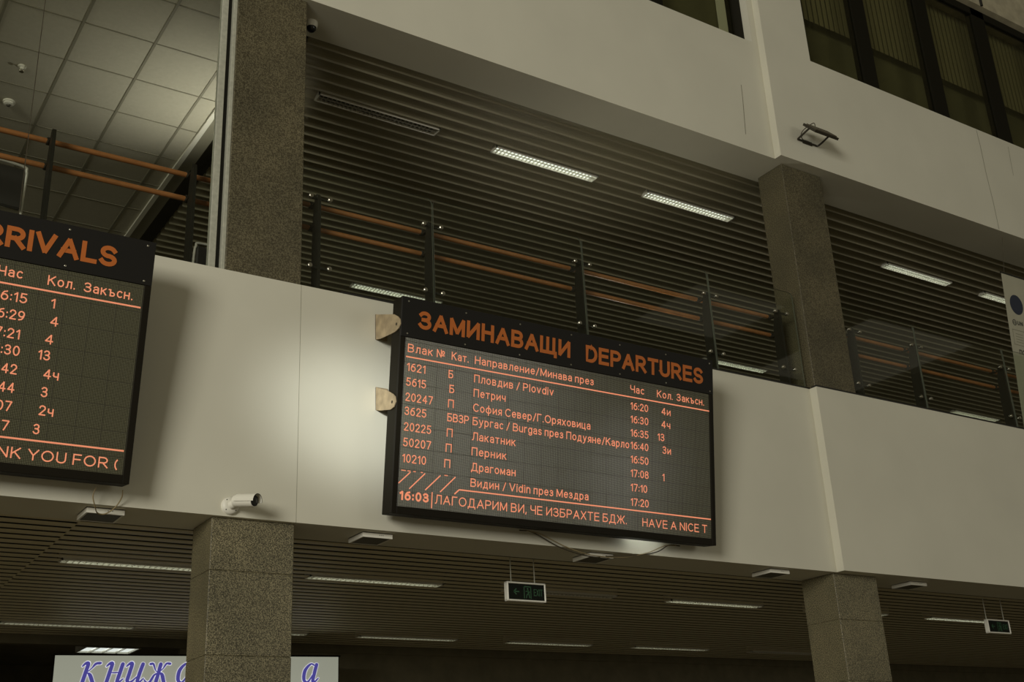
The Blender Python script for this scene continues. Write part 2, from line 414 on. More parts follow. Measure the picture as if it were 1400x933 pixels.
GLYPH = {
    'А': (0.72, _A), 'A': (0.72, _A),
    'Б': (0.60, [[(0.55, 1), (0, 1), (0, 0)], _bowl(0, 0.60, 0, 0.57)]), 'В': (0.62, _B), 'B': (0.62, _B),
    'Г': (0.52, [[(0, 0), (0, 1), (0.52, 1)]]),
    'Д': (0.80, [[(0.12, 0), (0.21, 0.4), (0.23, 1), (0.66, 1), (0.66, 0)], [(0, -0.2), (0, 0), (0.80, 0), (0.80, -0.2)]]),
    'Е': (0.57, _E), 'E': (0.57, _E),
    'Ж': (0.96, [[(0.48, 0), (0.48, 1)], [(0, 1), (0.32, 0.53), (0.64, 0.53), (0.96, 1)], [(0, 0), (0.32, 0.53)], [(0.96, 0), (0.64, 0.53)]]),
    'З': (0.58, _Z(1, 0.58)), 'И': (0.64, [[(0, 1), (0, 0), (0.64, 1), (0.64, 0)]]), 'К': (0.62, _K), 'K': (0.62, _K),
    'Л': (0.66, [[(0, 0), (0.08, 0.03), (0.14, 0.18), (0.17, 0.5), (0.18, 1), (0.66, 1), (0.66, 0)]]),
    'М': (0.76, _M), 'M': (0.76, _M), 'Н': (0.62, _H), 'H': (0.62, _H), 'О': (0.80, _O), 'O': (0.80, _O),
    'П': (0.62, [[(0, 0), (0, 1), (0.62, 1), (0.62, 0)]]), 'Р': (0.60, _P), 'P': (0.60, _P), 'С': (0.66, _C), 'C': (0.66, _C),
    'Т': (0.64, _T), 'T': (0.64, _T), 'Х': (0.62, _XX), 'X': (0.62, _XX),
    'Ч': (0.58, [[(0, 1), (0, 0.66)] + _arc(0.22, 0.66, 0.22, 0.23, 180, 270, 8) + [(0.58, 0.48)], [(0.58, 1), (0.58, 0)]]),
    'Щ': (0.98, [[(0, 1), (0, 0), (0.98, 0), (0.98, -0.22)], [(0.43, 1), (0.43, 0)], [(0.86, 1), (0.86, 0)]]),
    'D': (0.66, [[(0, 0), (0, 1), (0.28, 1)] + _arc(0.28, 0.5, 0.38, 0.5, 90, -90, 16) + [(0, 0)]]),
    'F': (0.53, [[(0.53, 1), (0, 1), (0, 0)], [(0, 0.51), (0.48, 0.51)]]), 'I': (0.0, [[(0, 0), (0, 1)]]),
    'L': (0.52, [[(0, 1), (0, 0), (0.52, 0)]]), 'N': (0.64, [[(0, 0), (0, 1), (0.64, 0), (0.64, 1)]]),
    'R': (0.64, _P + [[(0.30, 0.45), (0.64, 0)]]), 'S': (0.60, _S(1, 0.60)),
    'U': (0.62, [[(0, 1), (0, 0.32)] + _arc(0.31, 0.32, 0.31, 0.32, 180, 360, 14) + [(0.62, 1)]]),
    'V': (0.70, [[(0, 1), (0.35, 0), (0.70, 1)]]), 'Y': (0.68, [[(0, 1), (0.34, 0.44), (0.68, 1)], [(0.34, 0.44), (0.34, 0)]]),
    'а': (0.43, _a), 'a': (0.43, _a), 'в': (0.44, [[(0, 0), (0, X_)], _bowl(0, 0.40, 0.38, X_), _bowl(0, 0.44, 0, 0.38)]),
    'г': (0.34, [[(0, 0), (0, X_), (0.34, X_)]]),
    'д': (0.56, [[(0.08, 0), (0.16, 0.3), (0.18, X_), (0.47, X_), (0.47, 0)], [(0, -0.18), (0, 0), (0.56, 0), (0.56, -0.18)]]),
    'е': (0.48, _e), 'з': (0.40, _Z(X_, 0.40)), 'и': (0.46, [[(0, X_), (0, 0), (0.46, X_), (0.46, 0)]]),
    'к': (0.44, [[(0, 0), (0, X_)], [(0.42, X_), (0.02, 0.32)], [(0.14, 0.44), (0.44, 0)]]),
    'л': (0.46, [[(0, 0), (0.07, 0.04), (0.11, 0.3), (0.12, X_), (0.46, X_), (0.46, 0)]]),
    'м': (0.56, [[(0, 0), (0, X_), (0.28, 0.08), (0.56, X_), (0.56, 0)]]),
    'н': (0.45, [[(0, 0), (0, X_)], [(0.45, 0), (0.45, X_)], [(0, 0.38), (0.45, 0.38)]]),
    'о': (0.50, _o), 'o': (0.50, _o), 'п': (0.44, [[(0, 0), (0, X_), (0.44, X_), (0.44, 0)]]), 'р': (0.48, _p),
    'с': (0.40, _c), 'т': (0.46, [[(0, X_), (0.46, X_)], [(0.23, X_), (0.23, 0)]]), 'у': (0.46, _y),
    'ф': (0.68, [_ell(0.34, 0.36, 0.34, 0.36), [(0.34, -0.28), (0.34, 1)]]), 'х': (0.44, _x),
    'ц': (0.50, [[(0, X_), (0, 0), (0.50, 0), (0.50, -0.18)], [(0.42, X_), (0.42, 0)]]),
    'ч': (0.42, [[(0, X_), (0, 0.46)] + _arc(0.16, 0.46, 0.16, 0.16, 180, 270, 6) + [(0.42, 0.32)], [(0.42, X_), (0.42, 0)]]),
    'ъ': (0.54, [[(0, X_), (0.15, X_), (0.15, 0)], _bowl(0.15, 0.54, 0, 0.40)]),
    'я': (0.43, [[(0.43, 0), (0.43, X_)], [(0.43 - p, q) for p, q in _bowl(0, 0.40, 0.30, X_)], [(0.26, 0.30), (0, 0)]]),
    'l': (0.0, [[(0, 0), (0, 1)]]), 'v': (0.46, [[(0, X_), (0.23, 0), (0.46, X_)]]),
    'd': (0.48, [_ell(0.24, 0.36, 0.24, 0.36), [(0.48, 0), (0.48, 1)]]), 'i': (0.0, [[(0, 0), (0, X_)], [(0, 0.95), (0, 1.0)]]),
    'u': (0.44, [[(0, X_), (0, 0.22)] + _arc(0.22, 0.22, 0.22, 0.22, 180, 350, 10), [(0.44, X_), (0.44, 0)]]),
    'r': (0.28, [[(0, 0), (0, X_)], _arc(0.24, 0.44, 0.24, 0.28, 180, 80, 8)]),
    'g': (0.48, [_ell(0.24, 0.36, 0.24, 0.36), [(0.48, X_), (0.48, -0.05)] + _arc(0.25, -0.05, 0.23, 0.23, 0, -150, 10)]),
    's': (0.38, _S(X_, 0.38)),
    'n': (0.44, [[(0, 0), (0, X_)], _arc(0.22, 0.48, 0.22, 0.24, 180, 0, 12) + [(0.44, 0)]]),
    '№': (0.86, [[(0, 0), (0, 1), (0.48, 0), (0.48, 1)], _ell(0.72, 0.66, 0.13, 0.22), [(0.58, 0.26), (0.86, 0.26)]]),
    '0': (0.52, [_ell(0.26, 0.5, 0.26, 0.5)]), '1': (0.22, [[(0, 0.78), (0.22, 1), (0.22, 0)]]),
    '2': (0.52, [[(0.02, 0.78)] + _arc(0.25, 0.73, 0.25, 0.27, 150, -25, 12) + [(0.0, 0), (0.52, 0)]]),
    '3': (0.50, _Z(1, 0.50)), '4': (0.56, [[(0.42, 0), (0.42, 1), (0, 0.27), (0.56, 0.27)]]),
    '5': (0.52, [[(0.48, 1), (0.08, 1), (0.04, 0.52)] + _arc(0.24, 0.31, 0.28, 0.31, 120, -150, 14)]),
    '6': (0.52, [[(0.44, 0.98), (0.2, 0.9), (0.06, 0.68), (0.0, 0.38)] + _arc(0.26, 0.31, 0.26, 0.31, 170, -190, 20)]),
    '7': (0.52, [[(0, 1), (0.52, 1), (0.16, 0)]]), '8': (0.52, [_ell(0.26, 0.765, 0.23, 0.235), _ell(0.26, 0.265, 0.26, 0.265)]),
    '9': (0.52, [[(0.08, 0.02), (0.32, 0.1), (0.46, 0.32), (0.52, 0.62)] + _arc(0.26, 0.69, 0.26, 0.31, -10, 350, 20)]),
    ':': (0.0, [[(0, 0.10), (0, 0.13)], [(0, 0.62), (0, 0.65)]]), '.': (0.0, [[(0, 0.0), (0, 0.03)]]), ',': (0.04, [[(0.04, 0.06), (0.0, -0.14)]]),
    '/': (0.34, [[(0, -0.08), (0.34, 1.0)]]), '(': (0.14, [_arc(0.36, 0.42, 0.36, 0.62, 130, 230, 10)]),
}
def stroke(mb, pts, w, y, step=0.0002):
    """a flat line of constant width through pts (x, z), square ended, in the plane y"""
    h = w / 2
    closed = math.hypot(pts[0][0] - pts[-1][0], pts[0][1] - pts[-1][1]) < 1e-6
    n = len(pts)
    d = []
    for i in range(n - 1):
        dx, dz = pts[i + 1][0] - pts[i][0], pts[i + 1][1] - pts[i][1]
        L = math.hypot(dx, dz) or 1e-9
        d.append((dx / L, dz / L))
    runs, cur = [], [0]
    for i in range(1, n - 1):
        dot = d[i - 1][0] * d[i][0] + d[i - 1][1] * d[i][1]
        cur.append(i)
        if dot < -0.3:                       # acute corner: end one band and start another, both square
            runs.append(cur); cur = [i]
    cur.append(n - 1); runs.append(cur)
    for ri, r in enumerate(runs):
        left, right = [], []
        yr = y - ri * step
        for k, i in enumerate(r):
            p = pts[i]
            if k == 0 or k == len(r) - 1:
                t = d[i] if k == 0 else d[i - 1]
                if closed and len(runs) == 1:
                    t0, t1 = d[-1], d[0]
                    tx, tz = t0[0] + t1[0], t0[1] + t1[1]; L = math.hypot(tx, tz); t = (tx / L, tz / L); e = 0
                else:
                    interior = (k == 0 and i > 0) or (k > 0 and i < n - 1)
                    e = (-h if k == 0 else h) * (0.45 if interior else 1.0)
                q = (p[0] + t[0] * e, p[1] + t[1] * e); m = 1.0
                nx, nz = -t[1], t[0]
            else:
                a, b = d[i - 1], d[i]
                nx, nz = -(a[1] + b[1]), a[0] + b[0]; L = math.hypot(nx, nz); nx, nz = nx / L, nz / L
                m = 1.0 / max(0.5, nx * -a[1] + nz * a[0]); q = p
            left.append((q[0] + nx * h * m, yr, q[1] + nz * h * m)); right.append((q[0] - nx * h * m, yr, q[1] - nz * h * m))
        k = len(left)
        mb.add(left + right, [(j, j + 1, k + j + 1, k + j) for j in range(k - 1)])
def lettering(name, body, u0, u1, v0, cap, y, material, parent, w=0.0082, gap=0.17):
    """words in a parent's x-z plane, ink from u0 to u1, baseline v0, capital height cap, each word a mesh"""
    W_, spots, x = w / cap, [], 0.0
    gap = gap + W_
    for ch in body:
        if ch == ' ':
            x += 0.30; spots.append(None); continue
        spots.append(x); x += GLYPH[ch][0] + gap
    total = x - gap
    sx = (u1 - u0 - w) / total if total > 1e-6 else 1.0
    sz = cap - w
    mb, out, dy = MB(), [], 0
    def flush():
        if mb.f:
            out.append(mb.build(name, material, parent))
    for ch, px in zip(body, spots):
        if px is None:
            flush(); mb = MB(); continue
        for st in GLYPH[ch][1]:
            dy += 1
            stroke(mb, [(u0 + w / 2 + (px + p[0]) * sx, v0 + w / 2 + p[1] * sz) for p in st], w, y - (dy % 3) * 0.0008)
    flush()
    return out

# ------------------------------------------------------------------ the hall: floor, walls, beams
ZB, ZP, ZU, ZS, ZH = 3.527, 5.345, 7.978, 9.455, 11.66      # beam underside, parapet top, upper beam underside, window sill, window head
YM, YR = 7.50, 7.41                                          # front of the left and middle wall, front of the right wall
XSEAM, XSTEP = 3.172, 8.585
XL, XR = -9.0, 26.0
YB = 7.965                                                   # back of the beams
mb = MB(); mb.box(XL, XR, -14, 18, -0.1, 0.0)
struct('floor', mb, M['floor'])
# dark roof of the hall, openings added to reflect as patches in the balustrade
mb = MB()
mb.box(XL - 14, 19.5, -16, 7.9, 14.0, 14.2); mb.box(19.5, 23.0, -16, -8.0, 14.0, 14.2); mb.box(19.5, 23.0, -5.0, 7.9, 14.0, 14.2)
mb.box(23.0, 25.5, -16, 7.9, 14.0, 14.2); mb.box(25.5, 30.5, -16, -9.5, 14.0, 14.2); mb.box(25.5, 30.5, -4.5, 7.9, 14.0, 14.2); mb.box(30.5, 44, -16, 7.9, 14.0, 14.2)
struct('ceiling_hall', mb, M['dark_wall'])
# lower parapet band, three lengths
mb = MB(); mb.box(XL, XSEAM - 0.002, YM, YB, ZB, ZP)
struct('wall_left', mb, M['plaster'])
mb = MB(); mb.box(XSEAM + 0.002, XSTEP, YM, YB, ZB, ZP)
struct('wall_middle', mb, M['plaster'])
mb = MB(); mb.box(XSTEP, XR, YR, YB, ZB, ZP)
struct('wall_right', mb, M['plaster'])
# the joint between left and middle lengths
mb = MB(); mb.box(XSEAM - 0.002, XSEAM + 0.002, YM + 0.002, YB, ZB, ZP - 0.002)
struct('trim_1', mb, M['crack'])
# upper band with its windows
mb = MB()
mb.box(XL, 3.184, YM, 7.84, ZU, 14.0)
struct('wall_upper_left', mb, M['plaster'])
mb = MB()
mb.box(3.184, XSTEP, YM, YB, ZU, ZS)
mb.box(3.184, 5.2, YM, YB, ZS, 14.0)
mb.box(8.495, XSTEP, YM, YB, ZS, ZH)
mb.box(5.2, XSTEP, YM, YB, ZH, 14.0)
struct('wall_upper_middle', mb, M['plaster'])
mb = MB()
mb.box(XSTEP, XR, YR, YB, ZU, ZS - 0.02)
mb.box(XSTEP, 9.32, YR, YB, ZS - 0.02, ZH)
mb.box(18.5, XR, YR, YB, ZS - 0.02, ZH)
struct('wall_upper_right', mb, M['plaster'])
mb = MB(); mb.box(XSTEP, XR, YR, YB, ZH, 14.0)
struct('wall_top_right', mb, M['concrete'])
# dark capping along the parapet of the middle and right lengths
mb = MB(); mb.box(3.50, XSTEP, YM - 0.006, YM + 0.06, ZP, ZP + 0.014); mb.box(XSTEP - 0.006, XR, YR - 0.006, YR + 0.06, ZP, ZP + 0.014)
struct('trim_2', mb, M['black'])
# floor slab of the gallery and soffits
mb = MB(); mb.box(XL, XR, YB, 16.2, 4.95, 5.2)
struct('floor_gallery', mb, M['dark_wall'])
mb = MB(); mb.box(XL, XR, YR + 0.25, YB, ZU - 0.004, ZU - 0.0005)
# hairline cracks in the plaster
def crack(name, pts, y, w=0.004):
    m_ = MB()
    for (x0, z0), (x1, z1) in zip(pts[:-1], pts[1:]):
        m_.add([(x0 - w, y, z0), (x0 + w, y, z0), (x1 + w, y, z1), (x1 - w, y, z1)], [(0, 1, 2, 3)])
    o = m_.build(name, M['crack']); o['kind'] = 'structure'
    return o
crack('trim_3', [(8.223, 8.80), (8.216, 8.62), (8.205, 8.45), (8.194, 8.30), (8.186, 8.165)], YM - 0.0015)
crack('trim_4', [(12.33, 9.42), (12.34, 9.18), (12.33, 8.8), (12.345, 8.4), (12.337, 7.99)], YR - 0.0015)
crack('trim_5', [(12.97, 9.36), (12.95, 9.15), (12.935, 8.92)], YR - 0.0015, 0.003)

# ------------------------------------------------------------------ granite columns
def column(name, x0, x1, y0, y1, z0, z1, joints, material, label):
    m_ = MB()
    zs = [z0] + joints + [z1]
    for a, b in zip(zs[:-1], zs[1:]):
        m_.box(x0, x1, y0, y1, a + 0.0012, b - 0.0012, 0.004)
    m_.box(x0 + 0.006, x1 - 0.006, y0 + 0.006, y1 - 0.006, z0, z1)
    o = m_.build(name, material)
    return tag(o, label, 'column')
column('granite_column', 2.585, 3.176, 7.54, 7.92, 0, ZB, [0.9, 1.75, 2.62, 3.17], M['granite_low'], 'speckled granite column under the white wall beside the lit blue-lettered sign')
column('granite_column', 8.577, 9.166, 7.54, 7.95, 0, ZB, [0.9, 1.75, 2.55, 3.1], M['granite_low'], 'speckled granite column under the white wall, right of the departures board')
column('granite_column', 2.592, 3.184, 7.54, 7.93, 5.2, 9.0, [], M['granite'], 'tall grey granite column above the wall between the two boards')
column('granite_column', 8.716, 9.318, 7.54, 7.90, 5.2, ZU, [], M['granite'], 'grey granite column above the wall, right of the glass balustrade')

# ------------------------------------------------------------------ slatted metal ceilings
def slat_ceiling(name, x0, x1, y_first, n, pitch, z, skip, width=0.104, flat=False):
    """skip: list of (row index, x0, x1) left free for luminaires"""
    m_ = MB()
    for i in range(n):
        y = y_first + i * pitch
        runs = [(x0, x1)]
        for k, a, b in skip:
            if k == i:
                new = []
                for p, q in runs:
                    if b <= p or a >= q:
                        new.append((p, q))
                    else:
                        if a > p: new.append((p, a))
                        if b < q: new.append((b, q))
                runs = new
        w = width / 2
        prof = [(-w, 0.056), (-w, 0.048), (-w * 0.4, 0.034), (w * 0.25, 0.026), (w * 0.66, 0.017), (w * 0.82, 0.0), (w, 0.0), (w, 0.056)]
        if flat:
            prof = [(-w, 0.006), (-w, 0.003), (-w * 0.6, 0.0), (w * 0.6, 0.0), (w, 0.003), (w, 0.006)]
        for p, q in runs:
            m_.prism(prof, None, p, q, lambda a, b, nn, y=y: (nn, y + a, z + b))
    return m_
UP_Y0, UP_P = 8.035, 0.1545
ROW_U1, ROW_U2 = 5, 29
XU1 = [3.83, 5.82, 7.835, 11.85, 13.87]
XU2 = [5.98, 12.01, 18.04]
skips = [(ROW_U1, x, x + 1.33) for x in XU1] + [(ROW_U2, x, x + 1.33) for x in XU2]
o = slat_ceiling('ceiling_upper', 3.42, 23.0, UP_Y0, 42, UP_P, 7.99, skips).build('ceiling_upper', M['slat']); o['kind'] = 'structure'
mb = MB(); mb.box(3.30, 23.0, YB, 14.7, 8.15, 8.2)
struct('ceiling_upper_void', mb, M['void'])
LO_Y0, LO_P = 8.02, 0.157
ROW_L1, ROW_L2 = 9, 29
XL1 = [2.04, 4.10, 6.12, 8.147, 10.2, 12.28]
XL2 = [2.20, 4.15, 6.106, 8.15, 10.17, 12.3]
skips = [(ROW_L1, x, x + 1.33) for x in XL1] + [(ROW_L2, x, x + 1.33) for x in XL2]
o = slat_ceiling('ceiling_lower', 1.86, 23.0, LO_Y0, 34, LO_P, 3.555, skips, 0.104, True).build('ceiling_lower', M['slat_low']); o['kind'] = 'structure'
# the slats of the left bay meet the others with a stagger
m_ = MB()
for i in range(34):
    y = LO_Y0 + 0.035 + i * LO_P
    e = 1.855
    prof = [(-0.052, 0.006), (-0.052, 0.003), (-0.03, 0.0), (0.03, 0.0), (0.052, 0.003), (0.052, 0.006)]
    m_.prism(prof, None, -6.0, e, lambda a, b, nn, y=y: (nn, y + a, 3.545 + b))
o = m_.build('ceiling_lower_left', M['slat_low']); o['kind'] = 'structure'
mb = MB(); mb.box(-6.0, 23.0, YB, 13.36, 3.70, 3.74)
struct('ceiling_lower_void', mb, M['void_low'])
# back walls
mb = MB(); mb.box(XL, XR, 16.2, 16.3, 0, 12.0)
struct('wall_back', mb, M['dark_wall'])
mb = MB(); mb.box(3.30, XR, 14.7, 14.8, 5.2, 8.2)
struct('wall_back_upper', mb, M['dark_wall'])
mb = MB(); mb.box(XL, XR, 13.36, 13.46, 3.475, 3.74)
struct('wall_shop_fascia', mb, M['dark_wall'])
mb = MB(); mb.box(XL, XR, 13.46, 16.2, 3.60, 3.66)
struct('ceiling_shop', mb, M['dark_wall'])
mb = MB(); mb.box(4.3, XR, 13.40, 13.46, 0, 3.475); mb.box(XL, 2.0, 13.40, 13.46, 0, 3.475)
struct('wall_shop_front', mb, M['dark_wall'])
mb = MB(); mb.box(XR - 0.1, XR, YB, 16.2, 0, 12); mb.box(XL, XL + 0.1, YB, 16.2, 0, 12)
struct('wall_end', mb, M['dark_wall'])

# ------------------------------------------------------------------ tiled ceiling of the left bay
mb = MB(); mb.box(-6.0, 3.07, 7.70, 16.2, 7.98, 8.0)
struct('ceiling_left', mb, M['tile'])
mb = MB()
x = 2.266
for i in range(-13, 2):
    mb.box(2.266 + 0.61 * i - 0.011, 2.266 + 0.61 * i + 0.011, 7.70, 16.2, 7.974, 7.9805)
for k in range(15):
    yy = 8.10 + 0.61 * (k - 0)
    if 7.7 < yy < 16.1:
        mb.box(-6.0, 3.085, yy - 0.006, yy + 0.006, 7.9755, 7.9805)
struct('trim_6', mb, M['tee'])
mb = MB(); mb.box(3.06, 3.108, 7.85, 16.2, 7.955, 8.05)
struct('trim_7', mb, M['white'])
mb = MB(); mb.box(3.105, 3.235, 7.95, 16.2, 7.975, 8.2)
struct('trim_8', mb, M['tee'])
mb = MB(); mb.box(-6.0, 3.3, 15.6, 15.7, 5.2, 8.0)
struct('wall_back_left', mb, M['dark_wall'])

# unseen standing lamp added behind the tall column to brighten the tiled ceiling
t = thing('added_floor_lamp', (3.42, 9.45, 5.2), 'unseen floor lamp added behind the tall left column to brighten the tiled ceiling', 'lamp')
m_ = MB(); m_.lathe((0, 0, 0), (0, 0, 1), [(0, 0.13), (0.02, 0.13), (0.03, 0.03)], 20); m_.build('base', M['black'], t, True)
m_ = MB(); m_.lathe((0, 0, 0.025), (0, 0, 1), [(0, 0.014), (1.35, 0.014)], 12); m_.build('pole', M['black'], t, True)
m_ = MB(); m_.lathe((0, 0, 1.37), (0, 0, 1), [(0, 0.02), (0.03, 0.06), (0.10, 0.12)], 20); m_.build('bowl', M['black'], t, True)
m_ = MB(); m_.lathe((0, 0, 1.462), (0, 0, 1), [(0, 0.10), (0.004, 0.098)], 20); m_.build('lamp_glass', M['tube'], t)
ud = bpy.data.lights.new('added_uplighter', 'SPOT'); ud.energy = 62; ud.spot_size = math.radians(104); ud.spot_blend = 1.0; ud.shadow_soft_size = 0.08; ud.color = (1.0, 0.97, 0.86)
uo = bpy.data.objects.new('added_uplighter', ud); COL.objects.link(uo); uo.parent = t; uo.location = (0, 0, 1.53); uo.rotation_euler = Vector((-0.55, -0.12, 1.0)).to_track_quat('-Z', 'Y').to_euler()

# low lamp added unseen behind the parapet to brighten the beam's underside
t = thing('added_uplight', (7.0, 8.45, 5.2), 'low lamp added unseen on the gallery floor behind the parapet', 'lamp')
m_ = MB(); m_.lathe((0, 0, 0), (0, 0, 1), [(0, 0.09), (0.02, 0.09), (0.03, 0.05), (0.05, 0.05), (0.06, 0.07), (0.11, 0.08)], 20); m_.build('lamp_body', M['black'], t, True)
m_ = MB(); m_.lathe((0, 0, 0.109), (0, 0, 1), [(0, 0.07), (0.004, 0.068)], 20); m_.build('lamp_glass', M['tube'], t)
u2 = bpy.data.lights.new('added_beam_light', 'SPOT'); u2.energy = 30; u2.spot_size = math.radians(120); u2.spot_blend = 1.0; u2.shadow_soft_size = 0.07; u2.color = (1.0, 0.95, 0.78)
uq = bpy.data.objects.new('added_beam_light', u2); COL.objects.link(uq); uq.parent = t; uq.location = (0, 0, 0.14); uq.rotation_euler = Vector((0.0, -0.38, 1.0)).to_track_quat('-Z', 'Y').to_euler()

# ------------------------------------------------------------------ ceiling luminaires
def luminaire(x, y, z, label, lit, group, w=0.128, length=1.32, nb=27):
    t = thing('ceiling_light', (x, y, z), label, 'ceiling light', group)
    f = MB()
    h = 0.075
    f.box(0, length, -w / 2, -w / 2 + 0.011, 0, h); f.box(0, length, w / 2 - 0.011, w / 2, 0, h)
    f.box(0, 0.012, -w / 2, w / 2, 0, h); f.box(length - 0.012, length, -w / 2, w / 2, 0, h)
    f.box(0, length, -w / 2, w / 2, h, h + 0.006)
    f.build('housing', M['white'], t)
    e = MB()
    e.add([(0.012, -w / 2 + 0.008, 0.003), (0.012, w / 2 - 0.008, 0.003), (0.055, w / 2 - 0.008, h - 0.01), (0.055, -w / 2 + 0.008, h - 0.01)], [(0, 1, 2, 3)])
    e.build('end_reflector', M['white'], t)
    l = MB()
    for i in range(nb):
        xx = 0.06 + (length - 0.12) * i / (nb - 1)
        l.box(xx - 0.0015, xx + 0.0015, -w / 2 + 0.008, w / 2 - 0.008, 0.003, 0.024)
    l.box(0.012, length - 0.012, -0.0015, 0.0015, 0.003, 0.024)
    l.build('louvre', M['louvre'], t)
    b = MB()
    pts = []
    for i in range(9):
        a = math.pi * i / 8
        pts.append((-math.cos(a) * (w / 2 - 0.012), 0.03 + math.sin(a) * 0.032))
    k = MB(); xa, xb = 0.05, length - 0.05
    vs = [(xa, p, q) for p, q in pts] + [(xb, p, q) for p, q in pts]
    k.add(vs, [(i, i + 1, i + 10, i + 9) for i in range(8)])
    rm = M['tube'] if lit == 2 else M['tube_dim'] if lit == 1 else M['tube_faint'] if lit == 3 else M['tube_off']
    k.build('reflector', rm, t)
    b.tube([(xa, 0, 0.042), (xb, 0, 0.042)], 0.013, 8)
    b.build('tube', rm, t)
    return t
YU1 = UP_Y0 + ROW_U1 * UP_P; YU2 = UP_Y0 + ROW_U2 * UP_P
GU = 'ceiling lights over the gallery'
for x, l, lab in zip(XU1, (0, 2, 2, 2, 2), (
        'unlit louvred ceiling light in the gallery slats beside the tall left column',
        'lit louvred ceiling light over the gallery, next after the unlit one',
        'lit louvred ceiling light in the gallery slats nearest left of the right column',
        'lit louvred ceiling light in the right bay between column and banner',
        'lit louvred ceiling light in the right bay cut off by the white banner')):
    luminaire(x + 0.005, YU1, 7.985, lab, l, GU)
for x, l, lab in zip(XU2, (2, 2, 1), (
        'far gallery ceiling light showing just above the departures board\'s left corner',
        'far gallery ceiling light showing above the wall at the departures board\'s right corner',
        'far dim gallery ceiling light low behind the right bay\'s balustrade')):
    luminaire(x + 0.005, YU2, 7.985, lab, l, GU)
YL1 = LO_Y0 + ROW_L1 * LO_P; YL2 = LO_Y0 + ROW_L2 * LO_P
GL = 'ceiling lights under the gallery'
for x, l, lab in zip(XL1, (1, 1, 0, 1, 1, 2), (
        'faint ceiling light under the gallery ending at the left granite column, front row',
        'faint ceiling light under the gallery between left column and exit sign, front row',
        'unlit ceiling light under the gallery just right of the hanging exit sign',
        'faint ceiling light under the gallery below the departures board\'s right end, front row',
        'ceiling light under the gallery mostly hidden by the right granite column',
        'bright ceiling light under the gallery ending at the far right exit sign')):
    luminaire(x + 0.005, YL1, 3.55, lab, l, GL)
for x, l, lab in zip(XL2, (3, 3, 3, 3, 3, 0), (
        'faint ceiling light in the back row above the lit blue-lettered sign',
        'ceiling light in the back row whose end peeps out right of the left column',
        'faint back-row ceiling light below and left of the hanging exit sign',
        'faint back-row ceiling light below and right of the hanging exit sign',
        'faint back-row ceiling light third from the left column',
        'unlit back-row ceiling light left of the right granite column')):
    luminaire(x + 0.005, YL2, 3.55, lab, l, GL)

# ------------------------------------------------------------------ the train boards
TILT = 0.1318
def board(name, x0, z0, w, h, label):
    t = thing(name, (x0, 7.28, z0), label, 'display board', 'train display boards', (TILT, 0, 0))
    c = MB()
    c.box(0, w, 0.014, 0.15, 0, h, 0.004)                       # body
    c.box(0, 0.043, 0.0, 0.014, 0, 1.312, 0.002)                # bezels
    c.box(w - 0.043, w, 0.0, 0.014, 0, 1.312, 0.002)
    c.box(0.043, w - 0.043, 0.0, 0.014, 0, 0.055, 0.002)
    c.build('casing', M['casing'], t)
    p = MB(); p.box(0, w, -0.002, 0.0135, 1.312, h, 0.002)
    hp = p.build('header_panel', M['panel'], t)
    s = MB(); s.box(0.043, w - 0.043, 0.009, 0.0138, 0.055, 1.312)
    sc = s.build('led_screen', M['led'], t)
    return t, hp, sc
def rivets(hp, us, h):
    for u in us:
        for v in (1.338, h - 0.033):
            r = MB(); r.lathe((u, -0.0018, v), (0, -1, 0), [(0, 0.0075), (0.003, 0.0068), (0.005, 0.003)], 10)
            r.build('rivet', M['steel'], hp, True)
def screen_line(sc, name, pts, w=0.009, y=0.0082):
    m_ = MB()
    for (a, b), (c, d) in zip(pts[:-1], pts[1:]):
        dx, dz = c - a, d - b
        L = math.hypot(dx, dz); nx, nz = -dz / L * w / 2, dx / L * w / 2
        m_.add([(a + nx, y, b + nz), (a - nx, y, b - nz), (c - nx, y, d - nz), (c + nx, y, d + nz)], [(0, 1, 2, 3)])
    return m_.build(name, M['led_on'], sc)
CAP = 0.0635
dep, hp, sc = board('departures_board', 3.7988, 3.6028, 3.09, 1.622, 'long black LED departures board with orange train times on the white wall')
lettering('title_lettering', 'ЗАМИНАВАЩИ', 0.144, 1.543, 1.391, 0.142, -0.0035, M['orange'], hp, 0.029, 0.115)
lettering('title_lettering', 'DEPARTURES', 1.697, 2.972, 1.386, 0.144, -0.0035, M['orange'], hp, 0.029, 0.115)
rivets(hp, [0.054 + 0.4995 * i for i in range(7)], 1.622)
ROWS = [1.056, 0.943, 0.829, 0.7235, 0.607, 0.4915, 0.374, 0.255]
H0 = 1.201
TXT = [('column_heading', 'Влак №', 0.070, 0.386, H0), ('column_heading', 'Кат.', 0.446, 0.596, H0), ('column_heading', 'Направление/Минава през', 0.652, 1.790, H0),
       ('column_heading', 'Час', 2.171, 2.318, H0), ('column_heading', 'Кол.', 2.459, 2.632, H0), ('column_heading', 'Закъсн.', 2.677, 2.988, H0)]
for i, (s, b) in enumerate((('1621', 0.226), ('5615', 0.237), ('20247', 0.300), ('3625', 0.251), ('20225', 0.297), ('50207', 0.302), ('10210', 0.266))):
    TXT.append(('train_number', s, 0.070, b, ROWS[i]))
for i, (s, a, b) in enumerate((('Б', 0.425, 0.466), ('Б', 0.438, 0.480), ('П', 0.431, 0.481), ('БВЗР', 0.430, 0.618), ('П', 0.430, 0.481), ('П', 0.426, 0.478), ('П', 0.420, 0.471))):
    TXT.append(('category_code', s, a, b, ROWS[i]))
